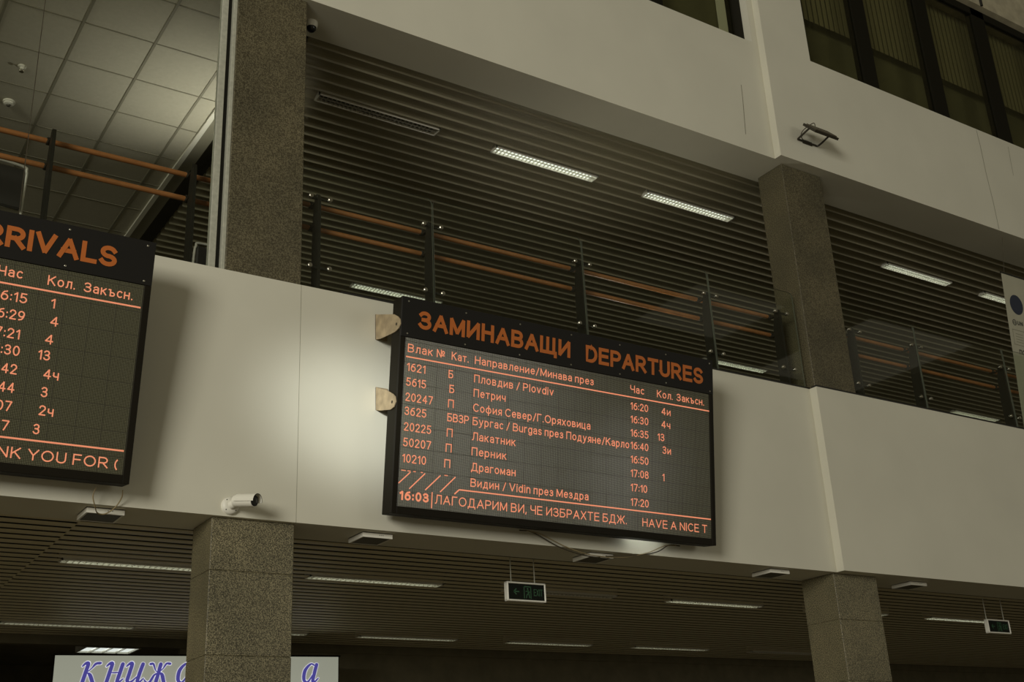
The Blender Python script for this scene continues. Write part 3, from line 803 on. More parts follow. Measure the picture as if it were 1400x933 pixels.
for i, (s, b) in enumerate((('Пловдив / Plovdiv', 1.391), ('Петрич', 0.941), ('София Север/Г.Оряховица', 1.759), ('Бургас / Burgas през Подуяне/Карло', 2.158), ('Лакатник', 1.042), ('Перник', 0.962), ('Драгоман', 1.050), ('Видин / Vidin през Мездра', 1.745))):
    TXT.append(('destination_name', s, 0.651, b, ROWS[i]))
for i, s in enumerate(('16:20', '16:30', '16:35', '16:40', '16:50', '17:08', '17:10', '17:20')):
    TXT.append(('departure_time', s, 2.174, 2.347 if s == '17:10' else 2.362, ROWS[i]))
for i, s, a, b in ((0, '4и', 2.506, 2.606), (1, '4ч', 2.504, 2.602), (2, '13', 2.462, 2.535), (3, '3и', 2.515, 2.606), (5, '1', 2.510, 2.532)):
    TXT.append(('platform_number', s, a, b, ROWS[i]))
TXT.append(('ticker_text', 'ЛАГОДАРИМ ВИ, ЧЕ ИЗБРАХТЕ БДЖ.', 0.355, 2.131, 0.100))
TXT.append(('ticker_text', 'HAVE A NICE T', 2.294, 2.996, 0.098))
for nme, s, a, b, v in TXT:
    lettering(nme, s, a, b, v, 0.068 if nme == 'ticker_text' else CAP, 0.0080, M['led_on'], sc)
lettering('clock', '16:03', 0.063, 0.302, 0.101, 0.068, 0.0080, M['led_on'], sc, 0.0140)
screen_line(sc, 'rule', [(0.059, 1.164), (3.047, 1.161)], 0.0105)
screen_line(sc, 'rule', [(0.517, 0.186), (0.556, 0.222), (3.042, 0.219)], 0.0105)
screen_line(sc, 'rule', [(0.329, 0.182), (0.329, 0.064)])
for a, b in (((0.051, 0.22), (0.143, 0.309)), ((0.139, 0.187), (0.264, 0.312)), ((0.27, 0.191), (0.393, 0.311)), ((0.395, 0.189), (0.52, 0.313))):
    screen_line(sc, 'slash', [a, b])
for a, b in ((0.067, 0.105), (0.118, 0.143), (0.165, 0.187), (0.227, 0.245), (0.426, 0.455)):
    screen_line(sc, 'dash', [(a, 0.316), (b, 0.316)], 0.007)

arr, hp2, sc2 = board('arrivals_board', 1.9503 - 3.09, 3.6168, 3.09, 1.616, 'black LED arrivals board cut off by the left edge of the view')
lettering('title_lettering', 'ARRIVALS', 1.894, 2.849, 1.388, 0.140, -0.0035, M['orange'], hp2, 0.030, 0.095)
rivets(hp2, [0.04 + 0.4995 * i for i in range(7)], 1.616)
TXT = [('column_heading', 'Час', 2.154, 2.297, 1.203), ('column_heading', 'Кол.', 2.448, 2.615, 1.196), ('column_heading', 'Закъсн.', 2.670, 2.979, 1.195)]
RA = [1.050, 0.936, 0.817, 0.712, 0.596, 0.481, 0.366, 0.247]
for i, s in enumerate(('16:15', '16:29', '17:21', '17:30', '17:42', '17:44', '18:07', '18:17')):
    TXT.append(('arrival_time', s, 2.155, 2.343 if i != 2 else 2.330, RA[i]))
for i, (s, a, b) in enumerate((('1', 2.485, 2.510), ('4', 2.495, 2.543), ('4', 2.479, 2.528), ('13', 2.451, 2.522), ('4ч', 2.497, 2.589), ('3', 2.498, 2.536), ('2ч', 2.499, 2.586), ('3', 2.481, 2.519))):
    TXT.append(('platform_number', s, a, b, RA[i]))
TXT.append(('ticker_text', 'THANK YOU FOR (', 2.068, 3.007, 0.086))
for nme, s, a, b, v in TXT:
    lettering(nme, s, a, b, v, 0.068 if nme == 'ticker_text' else CAP, 0.0080, M['led_on'], sc2)
screen_line(sc2, 'rule', [(1.0, 1.160), (3.037, 1.156)], 0.0105)
screen_line(sc2, 'rule', [(1.0, 0.207), (3.036, 0.207)], 0.0105)

# bent steel brackets that hold the departures board off the wall (parts of the board; board axes)
def bracket(parent, x0, z0, pts, hole):
    """pts in world (Y, Z), a plate in the x = const plane"""
    ct, st = math.cos(TILT), math.sin(TILT)
    loc = lambda Y, Z: ((Y - 7.28) * ct + (Z - z0) * st, -(Y - 7.28) * st + (Z - z0) * ct)
    m_ = MB()
    q = [loc(*p) for p in pts]
    m_.prism(q, None, -0.010, -0.003, lambda a, b, nn: (nn, a, b))
    wy, wz0, wz1 = 7.4955, pts[0][1], pts[-1][1]
    fl = [(7.4985, wz0), (7.4925, wz0), (7.4925, wz1), (7.4985, wz1)]
    m_.prism([loc(*p) for p in fl], None, -0.010, 0.09, lambda a, b, nn: (nn, a, b))
    b_ = m_.build('bracket', M['bracket'], parent)
    h_ = MB(); hy, hz = loc(*hole)
    h_.lathe((-0.0098, hy, hz), (-1, 0, 0), [(0, 0.011), (0.004, 0.011), (0.006, 0.006)], 10)
    h_.build('bolt', M['cable_dark'], b_)
bracket(dep, 3.7988, 3.6028, [(7.499, 5.222), (7.19, 5.105), (7.13, 5.065), (7.095, 5.03), (7.09, 4.99), (7.12, 4.965), (7.18, 4.957), (7.42, 4.99), (7.499, 5.012)], (7.15, 5.01))
bracket(dep, 3.7988, 3.6028, [(7.499, 4.622), (7.31, 4.535), (7.22, 4.48), (7.185, 4.45), (7.175, 4.405), (7.21, 4.375), (7.26, 4.37), (7.43, 4.415), (7.499, 4.44)], (7.23, 4.42))

# unseen tube lamp added behind the departures board to brighten the wall below
pl2 = bpy.data.lights.new('under_wash', 'AREA'); pl2.shape = 'RECTANGLE'; pl2.size = 0.35; pl2.size_y = 0.03; pl2.energy = 0.5; pl2.color = (0.97, 1.0, 0.93)
lamp2 = thing('added_wash_lamp', (6.26, 7.46, 3.72), 'small tube lamp hidden behind the departures board\'s lower right', 'lamp')
m_ = MB(); m_.box(-0.2, 0.2, 0.0, 0.035, -0.02, 0.02, 0.004); m_.build('lamp_body', M['white'], lamp2)
m_ = MB(); m_.tube([(-0.18, -0.012, -0.005), (0.18, -0.012, -0.005)], 0.011, 8); m_.build('tube', M['tube'], lamp2)
po2 = bpy.data.objects.new('under_wash', pl2); COL.objects.link(po2)
po2.parent = lamp2; po2.location = (0.0, -0.04, -0.045); po2.rotation_euler = Vector((0, 0.2, -1)).to_track_quat('-Z', 'Y').to_euler()

# ------------------------------------------------------------------ glass balustrades
def arc_xz(x, z, r, a0, a1, n=5):
    return [(x + r * math.cos(a0 + (a1 - a0) * i / n), z + r * math.sin(a0 + (a1 - a0) * i / n)) for i in range(n + 1)]
def balustrade(label, posts, rails, panels, ztop=6.25, glass=True):
    t = thing('balustrade', (posts[0], 7.65, 5.2), label, 'railing', 'gallery balustrades')
    ox, oy, oz = posts[0], 7.65, 5.2
    L = lambda x, y, z: (x - ox, y - oy, z - oz)
    for px in posts:
        m_ = MB()
        prof = [(7.618, 5.2), (7.618, 6.17), (7.628, 6.225), (7.66, ztop), (7.69, 6.22), (7.724, 6.05), (7.735, 5.8), (7.735, 5.2)]
        m_.prism(prof, None, px - 0.012, px + 0.012, lambda a, b, nn: L(nn, a, b))
        po_ = m_.build('post', M['rail_post'], t)
        for zz in (6.19, 5.58) if glass else ():
            for s in (-1, 1):
                a_ = MB(); a_.box(*sorted((px + s * 0.012 - ox, px + s * 0.09 - ox)), 7.619 - oy, 7.631 - oy, zz - oz - 0.009, zz - oz + 0.009); a_.build('arm', M['rail_post'], po_)
                d_ = MB(); d_.lathe(L(px + s * 0.082, 7.6195, zz), (0, -1, 0), [(0, 0.008), (0.006, 0.008), (0.0061, 0.019), (0.026, 0.019), (0.031, 0.014)], 14)
                d_.build('glass_clamp', M['steel'], po_, True)
        for zz in (6.205, 6.00):
            a_ = MB(); a_.box(px - 0.016 - ox, px + 0.016 - ox, 7.70 - oy, 7.775 - oy, zz - oz - 0.03, zz - oz - 0.018); a_.box(px - 0.022 - ox, px + 0.022 - ox, 7.757 - oy, 7.803 - oy, zz - oz - 0.024, zz - oz + 0.024, 0.006)
            a_.build('rail_bracket', M['rail_post'], po_)
    for zz in (6.205, 6.00):
        m_ = MB(); m_.tube([L(rails[0], 7.78, zz), L(rails[1], 7.78, zz)], 0.021, 14)
        m_.build('handrail', M['wood'], t, True)
    for a, b in panels:
        r = 0.05
        poly = [(a, 5.36), (b, 5.36)] + arc_xz(b - r, 6.44 - r, r, 0, math.pi / 2) + arc_xz(a + r, 6.44 - r, r, math.pi / 2, math.pi)
        m_ = MB().use(M['glass'])
        m_.prism(poly, None, 7.597, 7.607, lambda p, q, nn: L(p, nn, q))
        k = len(poly)
        m_.use(M['glass_edge'])
        m_.m[2:] = [m_.cur] * (len(m_.f) - 2)
        m_.build('glass_panel', None, t)
    return t
balustrade('glass balustrade with two wooden handrails above the departures board', [3.362, 4.380, 5.940, 7.485, 8.452], (3.2, 8.47), [(3.20, 4.374), (4.386, 5.934), (5.946, 7.468), (7.480, 8.642)])
balustrade('glass balustrade with two wooden handrails in the right bay before the white banner', [9.545, 10.545, 12.13], (9.34, 14.2), [(9.34, 10.535), (10.547, 12.13), (12.142, 14.2)])
balustrade('railing with two wooden handrails behind the full-height glazing at top left', [1.335, 2.352], (-2.0, 2.56), [], 6.24, False)

# full-height glazing of the left bay: aluminium frame either side of a black gasket, butt-jointed panes
t = thing('glazed_partition', (2.53, 7.6, ZP), 'full-height glazed screen in pale aluminium frame left of the tall column', 'glass screen')
for name, a, b, c0, c1, mm in (('frame', -0.055, -0.006, -0.03, 0.03, 'alu'), ('gasket', -0.006, 0.034, 0.01, 0.03, 'black'), ('frame', 0.034, 0.062, -0.045, 0.03, 'alu')):
    m_ = MB(); m_.box(a, b, c0, c1, 0, 2.63, 0.002); m_.build(name, M[mm], t)
for a, b in ((-4.0, -1.368), (-1.364, -0.055)):
    m_ = MB().use(M['pane_clear']); m_.box(a, b, -0.005, 0.005, 0.0, 2.63); m_.build('pane', None, t)
m_ = MB(); m_.box(-1.368, -1.364, -0.006, 0.006, 0, 2.63); m_.build('glass_joint', M['cable_dark'], t)

# ------------------------------------------------------------------ upper windows
def window(name, x0, x1, z0, z1, yf, mullions, lining_z, ribs=True):
    w = bpy.data.objects.new(name, None); COL.objects.link(w); w['kind'] = 'structure'
    w.location = (x0, yf, z0)
    fr = MB()
    fr.box(0, x1 - x0, 0, 0.06, z1 - z0 - 0.12, z1 - z0)
    for a, b in mullions:
        fr.box(a - x0, b - x0, 0.0, 0.10, 0, z1 - z0)
    fr.build('window_frame', M['mullion'], w)
    edges = [x0] + [v for ab in mullions for v in ab] + [x1]
    for a, b in zip(edges[0::2], edges[1::2]):
        if b - a < 0.02:
            continue
        g = MB(); g.box(a - x0, b - x0, 0.02, 0.026, 0, z1 - z0 - 0.12); g.build('pane', M['pane'], w)
    bl = MB()
    if ribs:
        x = x0 - 0.1
        while x < x1 + 0.3:
            bl.box(x - x0, x - x0 + 0.066, 0.25, 0.256, lining_z - z0, z1 - z0)
            x += 0.092
        bl.build('blind', M['blind'], w)
    cu = MB(); cu.box(-0.2, x1 - x0 + 0.3, 0.38, 0.40, -0.1, z1 - z0 + 0.1)
    cu.build('lining', M['curtain'], w)
    return w
window('window_1', 5.2, 8.495, ZS, ZH, 7.60, [(5.2, 5.35), (7.1, 7.3), (8.36, 8.495)], 10.4, False)
window('window_2', 9.32, 18.5, ZS - 0.02, ZH, 7.50, [(10.38, 10.63), (11.70, 11.96), (12.99, 13.27), (14.3, 14.56), (15.6, 15.86), (16.9, 17.2)], 10.42)
# black conduit on the beige lintel above the right window
mb = MB(); mb.tube([(13.12, YR - 0.012, ZH - 0.0), (13.12, YR - 0.012, 13.9)], 0.018, 8)
tag(mb.build('conduit', M['black']), 'thin black pipe on the beige lintel at the top right corner', 'pipe')

# ------------------------------------------------------------------ surface panel lights under the lower beam
PANELS = [(1.775, 'square white panel light under the beam below the arrivals board'),
          (3.722, 'square white panel light under the beam left of the departures board\'s lower corner'),
          (5.765, 'square white panel light under the beam below the departures board, cables draped over it'),
          (7.797, 'square white panel light under the beam just left of the right column'),
          (9.715, 'square white panel light under the beam just right of the right column')]
for x, lab in PANELS:
    t = thing('panel_light', (x, 7.575, ZB), lab, 'panel light', 'panel lights under the beam')
    m_ = MB(); n = 0.24; h = 0.038
    m_.box(0, n, 0, 0.012, -h, 0); m_.box(0, n, n - 0.012, n, -h, 0); m_.box(0, 0.012, 0.012, n - 0.012, -h, 0); m_.box(n - 0.012, n, 0.012, n - 0.012, -h, 0); m_.box(0, n, 0, n, -0.006, -0.0005)
    m_.build('housing', M['white'], t)
    m_ = MB(); m_.box(0.014, n - 0.014, 0.014, n - 0.014, -h + 0.002, -h + 0.008); m_.build('diffuser', M['diffuser'], t)
    for k in range(3):
        m_ = MB(); m_.lathe((0.135 + 0.014 * k, 0.0, -0.018), (0, -1, 0), [(-0.001, 0.0035), (0.0008, 0.003)], 8); m_.build('vent_hole', M['black'], t)

# ------------------------------------------------------------------ cables under the boards
def smooth_path(pts, n=8):
    out = []
    P_ = [Vector(p) for p in pts]
    P_ = [P_[0] * 2 - P_[1]] + P_ + [P_[-1] * 2 - P_[-2]]
    for i in range(1, len(P_) - 2):
        a, b, c, d = P_[i - 1:i + 3]
        for k in range(n):
            s = k / n
            out.append(0.5 * ((2 * b) + (c - a) * s + (2 * a - 5 * b + 4 * c - d) * s * s + (3 * b - a - 3 * c + d) * s ** 3))
    out.append(P_[-2])
    return out
def cable(pts, r, material, label):
    m_ = MB(); m_.tube(smooth_path(pts), r, 6)
    return tag(m_.build('cable', material, None, True), label, 'cable', 'cables under the boards')
cable([(1.782, 7.415, 3.612), (1.772, 7.43, 3.56), (1.80, 7.47, 3.505), (1.84, 7.56, 3.487), (1.89, 7.57, 3.487), (1.93, 7.50, 3.515), (1.955, 7.45, 3.57), (1.95, 7.415, 3.612)], 0.004, M['cable'], 'yellowed loop of cable between the arrivals board and the panel light')
cable([(4.98, 7.415, 3.606), (5.12, 7.44, 3.605), (5.38, 7.475, 3.522), (5.62, 7.53, 3.49), (5.80, 7.567, 3.485), (5.86, 7.567, 3.487)], 0.005, M['cable_dark'], 'dark cable sagging from the departures board to the panel light')
cable([(5.05, 7.415, 3.606), (5.20, 7.45, 3.60), (5.45, 7.475, 3.527), (5.70, 7.53, 3.495), (5.90, 7.567, 3.495), (5.95, 7.567, 3.492)], 0.004, M['cable'], 'yellowed cable sagging from the departures board to the panel light')
cable([(5.95, 7.567, 3.497), (6.12, 7.53, 3.503), (6.30, 7.48, 3.54), (6.45, 7.44, 3.60), (6.56, 7.415, 3.606)], 0.004, M['cable'], 'yellowed cable rising right of the panel light to the departures board')
cable([(5.92, 7.567, 3.500), (6.15, 7.52, 3.510), (6.38, 7.47, 3.548), (6.50, 7.44, 3.61), (6.60, 7.415, 3.606)], 0.005, M['cable_dark'], 'dark cable rising right of the panel light to the departures board')

# ------------------------------------------------------------------ cameras and detectors
t = thing('security_camera', (2.690, 7.5, 3.598), 'white bullet security camera on the wall above the left granite column', 'security camera')
m_ = MB(); m_.lathe((0, 0, 0), (0, -1, 0), [(0, 0.062), (0.018, 0.060), (0.028, 0.05), (0.034, 0.028)], 24); m_.build('wall_plate', M['white'], t, True)
for a in (0.7, 2.3, 3.9, 5.5):
    m_ = MB(); m_.lathe((0.047 * math.cos(a), -0.0285, 0.047 * math.sin(a)), (0, -1, 0), [(-0.004, 0.005), (0.0015, 0.004)], 8); m_.build('screw', M['black'], t)
m_ = MB(); m_.tube([(0, -0.03, 0), (0.012, -0.055, 0.006), (0.03, -0.085, 0.014)], [0.032, 0.028, 0.026], 14); m_.build('arm', M['white'], t, True)
ax = Vector((0.50, -0.85, -0.14)).normalized(); o0 = Vector((0.010, -0.060, 0.022))
m_ = MB(); m_.lathe(o0, ax, [(0, 0.032), (0.006, 0.040), (0.165, 0.042), (0.170, 0.041)], 22); m_.build('body', M['white'], t, True)
m_ = MB(); m_.lathe(o0 + ax * 0.1695, ax, [(0, 0.037), (0.003, 0.037), (0.004, 0.034)], 22); m_.build('lens', M['lens'], t, True)
m_ = MB()
side = ax.cross(Vector((0, 0, 1))).normalized(); upv = side.cross(ax)
rings = []
for s in (0.03, 0.195):
    for rr in (0.0455, 0.0485):
        rings.append([o0 + ax * s + (side * math.cos(a) + upv * math.sin(a)) * rr for a in [math.radians(-10 + 200 * k / 12) for k in range(13)]])
vs = [p for r_ in rings for p in r_]
fs = []
for k in range(12):
    fs += [(k, k + 1, 27 + k, 26 + k), (13 + k, 39 + k, 40 + k, 14 + k), (k, 13 + k, 14 + k, k + 1), (26 + k, 27 + k, 40 + k, 39 + k)]
m_.use(M['white']).add(vs[:], fs)
m_.build('sun_hood', M['white'], t, False)
m_ = MB(); pr = []
for rr in (0.0445, 0.049):
    pr.append([o0 + ax * 0.1955 + (side * math.cos(a) + upv * math.sin(a)) * rr for a in [math.radians(-10 + 200 * k / 12) for k in range(13)]])
m_.add(pr[0] + pr[1], [(k, k + 1, 14 + k, 13 + k) for k in range(12)]); m_.build('hood_rim', M['lens'], t)

t = thing('dome_camera', (3.325, 7.775, ZU), 'small white dome camera under the upper beam beside the tall column', 'security camera')
m_ = MB(); m_.lathe((0, 0, 0), (0, 0, -1), [(0, 0.055), (0.03, 0.055), (0.05, 0.05), (0.055, 0.045)], 22); m_.build('housing', M['white'], t, True)
m_ = MB(); m_.lathe((0, 0, -0.054), (0, 0, -1), [(0, 0.044)] + [(0.044 * math.sin(a), 0.044 * math.cos(a)) for a in (0.3, 0.6, 0.9, 1.2, 1.5)], 20); m_.build('dome', M['lens'], t, True)

t = thing('sprinkler_head', (1.348, 9.61, 7.98), 'small round sprinkler head on the tiled ceiling, upper of the two ceiling fittings', 'sprinkler')
m_ = MB(); m_.lathe((0, 0, 0), (0, 0, -1), [(0, 0.038), (0.008, 0.036), (0.014, 0.02), (0.03, 0.012)], 18); m_.build('escutcheon', M['white'], t, True)
m_ = MB(); m_.tube([(-0.014, 0, -0.025), (-0.016, 0, -0.045), (0, 0, -0.056)], 0.004, 6); m_.tube([(0.014, 0, -0.025), (0.016, 0, -0.045), (0, 0, -0.056)], 0.004, 6); m_.lathe((0, 0, -0.054), (0, 0, -1), [(0, 0.02), (0.004, 0.02)], 14); m_.build('deflector', M['steel'], t, True)
t = thing('smoke_detector', (1.362, 10.238, 7.98), 'white smoke detector on the tiled ceiling, lower of the two ceiling fittings', 'smoke detector')
m_ = MB(); m_.lathe((0, 0, 0), (0, 0, -1), [(0, 0.055), (0.016, 0.055), (0.018, 0.046), (0.032, 0.044), (0.04, 0.03)], 20); m_.build('housing', M['white'], t, True)
m_ = MB(); m_.lathe((0, 0, -0.0395), (0, 0, -1), [(0, 0.022), (0.012, 0.016)], 16); m_.build('sensor_cap', M['diffuser'], t, True)

# slim floodlight on the right wall
t = thing('floodlight', (9.03, YR, 8.255), 'slim dark floodlight on a bracket on the right upper wall', 'floodlight')
m_ = MB()
m_.tube(smooth_path([(-0.155, -0.185, 0.035), (-0.158, -0.06, 0.006), (-0.15, -0.014, 0.0), (-0.11, -0.012, 0.0), (0.11, -0.012, 0.0), (0.15, -0.014, 0.0), (0.158, -0.06, 0.006), (0.155, -0.185, 0.035)], 4), 0.011, 8)
m_.box(-0.07, 0.07, -0.012, 0.0, -0.022, 0.022)
m_.build('bracket', M['flood'], t, True)
def ff(a, b, c):     # a along the wall, b down along the head, c the head's outer normal
    return (a + 0.015, -0.20 - b * 0.66 - c * 0.75, 0.04 - b * 0.75 + c * 0.66)
def ffbox(m, a0, a1, b0, b1, c0, c1):
    m.add([ff(a, b, c) for a in (a0, a1) for b in (b0, b1) for c in (c0, c1)], [(0, 1, 3, 2), (4, 6, 7, 5), (0, 4, 5, 1), (2, 3, 7, 6), (0, 2, 6, 4), (1, 5, 7, 3)])
m_ = MB(); ffbox(m_, -0.18, 0.18, -0.11, 0.11, -0.014, 0.014); m_.build('lamp_head', M['flood'], t)
m_ = MB()
for k in range(11):
    ffbox(m_, -0.155 + 0.03 * k, -0.143 + 0.03 * k, -0.09, 0.09, 0.014, 0.024)
m_.build('cooling_fins', M['flood_back'], t)
m_ = MB(); ffbox(m_, -0.165, 0.165, -0.095, 0.095, -0.0165, -0.0138); m_.build('lens_glass', M['lens'], t)
m_ = MB(); m_.tube(smooth_path([ff(-0.05, -0.05, 0.012), ff(-0.07, -0.09, 0.05), (-0.09, -0.06, 0.11), (-0.09, -0.012, 0.06), (-0.06, -0.012, 0.01)]), 0.005, 6); m_.build('lead', M['cable_dark'], t)

# ------------------------------------------------------------------ exit signs on rods
def exit_sign(x, y, ztop, w, h, rods, label):
    t = thing('exit_sign', (x, y, ztop), label, 'exit sign', 'hanging exit signs')
    m_ = MB(); e = 0.014; d = 0.05
    m_.box(0, w, 0, d, -e, 0, 0.004); m_.box(0, w, 0, d, -h, -h + e, 0.004); m_.box(0, e, 0, d, -h + 0.004, -0.004, 0.003); m_.box(w - e, w, 0, d, -h + 0.004, -0.004, 0.003); m_.box(e, w - e, 0.02, 0.03, -h + e, -e)
    m_.build('frame', M['white'], t)
    f = MB(); f.box(e, w - e, 0.008, 0.016, -h + e, -e); f = f.build('face', M['exit_face'], t)
    g = MB(); yy = 0.007; cz = -h * 0.5; s = h
    def poly(pts):
        g.add([(a * s, yy, cz + b * s) for a, b in pts], [tuple(range(len(pts)))])
    def bar(a, b, wd):
        (x0, z0), (x1, z1) = a, b; L_ = math.hypot(x1 - x0, z1 - z0); nx, nz = -(z1 - z0) / L_ * wd / 2, (x1 - x0) / L_ * wd / 2
        poly([(x0 + nx, z0 + nz), (x0 - nx, z0 - nz), (x1 - nx, z1 - nz), (x1 + nx, z1 + nz)])
    c0 = w / s * 0.24
    bar((c0 - 0.16, 0), (c0 + 0.18, 0), 0.06); bar((c0 - 0.16, 0), (c0, 0.15), 0.06); bar((c0 - 0.16, 0), (c0, -0.15), 0.06)
    g.build('arrow', M['exit_green'], f)
    g = MB(); c1 = w / s * 0.53
    bar((c1 - 0.22, -0.34), (c1 - 0.22, 0.30), 0.05); bar((c1 - 0.24, 0.28), (c1 + 0.22, 0.28), 0.05); bar((c1 + 0.2, 0.30), (c1 + 0.2, -0.34), 0.05)
    poly([(c1 + 0.05 * math.cos(a), 0.17 + 0.05 * math.sin(a)) for a in [math.pi * 2 * k / 10 for k in range(10)]])
    bar((c1 + 0.02, 0.11), (c1 + 0.05, -0.07), 0.09); bar((c1 + 0.03, 0.07), (c1 - 0.13, 0.02), 0.04); bar((c1 + 0.04, 0.07), (c1 + 0.15, -0.02), 0.04)
    bar((c1 + 0.04, -0.06), (c1 - 0.06, -0.16), 0.06); bar((c1 - 0.06, -0.16), (c1 - 0.10, -0.32), 0.05); bar((c1 + 0.06, -0.06), (c1 + 0.12, -0.31), 0.06)
    g.build('running_figure', M['exit_green'], f)
    lettering('exit_lettering', 'EXIT', w * 0.685, w * 0.92, -h * 0.68, h * 0.36, 0.0072, M['exit_green'], f, 0.006)
    for r_ in rods:
        q = MB(); q.tube([(r_, d / 2, -0.002), (r_, d / 2, 3.555 - ztop)], 0.0045, 8); q.build('rod', M['alu'], t)
    return t
exit_sign(5.285, 8.09, 3.353, 0.385, 0.158, (0.055, 0.29), 'green running-man exit sign hung below the departures board')
exit_sign(11.60, 8.12, 3.318, 0.39, 0.150, (0.02, 0.33), 'green exit sign hung at the lower right edge of the view')

# ------------------------------------------------------------------ lit shop sign with italic lettering
yaw = math.radians(-9.0)
t = thing('shop_sign', (2.83, 12.90, 2.55), 'pale lit box sign with blue italic lettering, partly behind the left column', 'sign', None, (0, 0, yaw))
SW, SH = 3.02, 0.755
m_ = MB(); m_.box(0, SW, 0.0, 0.16, 0, SH, 0.006); m_.box(-0.012, SW + 0.012, -0.006, 0.02, SH - 0.004, SH + 0.012); m_.build('casing', M['casing'], t)
m_ = MB(); m_.box(0.012, SW - 0.012, -0.004, 0.0, 0.012, SH - 0.006); fc = m_.build('face', M['sign_face'], t)
def nib(strokes, wide, thin, ang):
    """broad-nib strokes: each a list of (x, z, width scale); returns quads swept by a slanted nib"""
    nx, nz = math.cos(ang) * 0.5, math.sin(ang) * 0.5
    quads = []
    for st in strokes:
        pts = smooth_path([(p[0], 0, p[1]) for p in st], 7)
        ws = [p[2] if len(p) > 2 else 1.0 for p in st]
        n = len(pts)
        for i in range(n - 1):
            def wid(k):
                f = k / (n - 1) * (len(ws) - 1); a = int(min(f, len(ws) - 2)); return ws[a] + (ws[a + 1] - ws[a]) * (f - a)
            a, b = pts[i], pts[i + 1]
            quads.append((a, b, wid(i), wid(i + 1)))
    return quads
def calligraphy(name, strokes, x, z, sc, material, grow, y, parent):
    m_ = MB()
    for a, b, wa, wb in nib(strokes, 1, 0.2, 0.6):
        d = (b - a)
        if d.length < 1e-6:
            continue
        nrm = Vector((-d.z, 0, d.x)).normalized()
        for p, wv in ((a, wa), (b, wb)):
            r_ = (wv * 0.5 + grow)
            k = 10
            m_.add([(x + (p.x + r_ * math.cos(2 * math.pi * i / k)) * sc[0], y, z + (p.z + r_ * math.sin(2 * math.pi * i / k)) * sc[1]) for i in range(k)], [tuple(range(k))])
        q = [a + nrm * (wa * 0.5 + grow), a - nrm * (wa * 0.5 + grow), b - nrm * (wb * 0.5 + grow), b + nrm * (wb * 0.5 + grow)]
        m_.add([(x + p.x * sc[0], y - 0.0001, z + p.z * sc[1]) for p in q], [(0, 1, 2, 3)])
    return m_.build(name, material, parent)
T_, N_ = 0.17, 0.05
GL_ = {
    'к': [[(0.0, 0.80, N_), (0.12, 0.93, .12), (0.25, 0.95, T_), (0.16, 0.5, T_), (0.05, 0.02, T_)], [(0.20, 0.50, N_), (0.42, 0.72, N_), (0.58, 0.93, .12), (0.78, 0.97, .13)], [(0.22, 0.50, N_), (0.36, 0.38, T_), (0.50, 0.02, T_), (0.60, -0.12, N_)]],
    'н': [[(0.0, 0.80, N_), (0.12, 0.92, .12), (0.25, 0.95, T_), (0.16, 0.5, T_), (0.05, 0.02, T_)], [(0.16, 0.50, N_), (0.42, 0.50, .07), (0.60, 0.52, N_)], [(0.72, 0.93, T_), (0.62, 0.5, T_), (0.52, 0.05, T_), (0.62, 0.05, .1), (0.78, 0.2, N_)]],
    'и': [[(0.0, 0.80, N_), (0.12, 0.92, .12), (0.25, 0.95, T_), (0.16, 0.5, T_), (0.08, 0.08, T_), (0.25, 0.05, .1), (0.50, 0.30, N_), (0.60, 0.45, N_)], [(0.74, 0.93, T_), (0.62, 0.5, T_), (0.53, 0.06, T_), (0.64, 0.05, .1), (0.80, 0.22, N_)]],
    'ж': [[(0.48, 0.93, T_), (0.40, 0.5, T_), (0.30, 0.04, T_)], [(0.02, 0.93, .13), (0.14, 0.93, .1), (0.26, 0.62, N_), (0.38, 0.52, N_)], [(0.38, 0.50, N_), (0.2, 0.36, .1), (0.02, 0.03, .12), (-0.14, 0.02, .1), (-0.24, 0.16, N_)], [(0.42, 0.52, N_), (0.60, 0.72, N_), (0.74, 0.95, .1), (0.90, 0.95, .13)], [(0.42, 0.50, N_), (0.56, 0.40, T_), (0.66, 0.04, T_), (0.76, -0.08, N_)]],
    'а': [[(0.62, 0.88, .07), (0.40, 0.95, .1), (0.12, 0.60, T_), (0.08, 0.12, T_), (0.28, 0.03, .1), (0.55, 0.45, N_)], [(0.70, 0.93, T_), (0.60, 0.5, T_), (0.52, 0.06, T_), (0.64, 0.05, .1), (0.80, 0.22, N_)]],
    'р': [[(0.0, 0.80, N_), (0.12, 0.92, .12), (0.24, 0.95, T_), (0.12, 0.4, T_), (0.0, -0.35, T_)], [(0.18, 0.6, N_), (0.42, 0.93, .1), (0.6, 0.8, T_), (0.52, 0.3, T_), (0.3, 0.05, .08), (0.1, 0.12, N_)]],
    'ц': [[(0.0, 0.80, N_), (0.12, 0.92, .12), (0.25, 0.95, T_), (0.16, 0.5, T_), (0.08, 0.08, T_), (0.25, 0.05, .1), (0.50, 0.30, N_), (0.60, 0.45, N_)], [(0.74, 0.93, T_), (0.62, 0.5, T_), (0.53, 0.06, T_), (0.66, 0.04, .1), (0.62, -0.18, N_)]],
}
LETTERS = [('к', 0.285), ('н', 0.522), ('и', 0.722), ('ж', 0.962), ('а', 1.24), ('р', 1.50), ('н', 1.74), ('и', 1.99), ('ц', 2.25), ('а', 2.60)]
for ch, x in LETTERS:
    g_ = GL_[ch]
    lo = calligraphy('letter', g_, x, 0.474, (0.225, 0.205), M['sign_blue'], 0.0, -0.0075, fc)
    calligraphy('letter_outline', g_, x, 0.474, (0.225, 0.205), M['sign_white'], 0.035, -0.0055, fc)

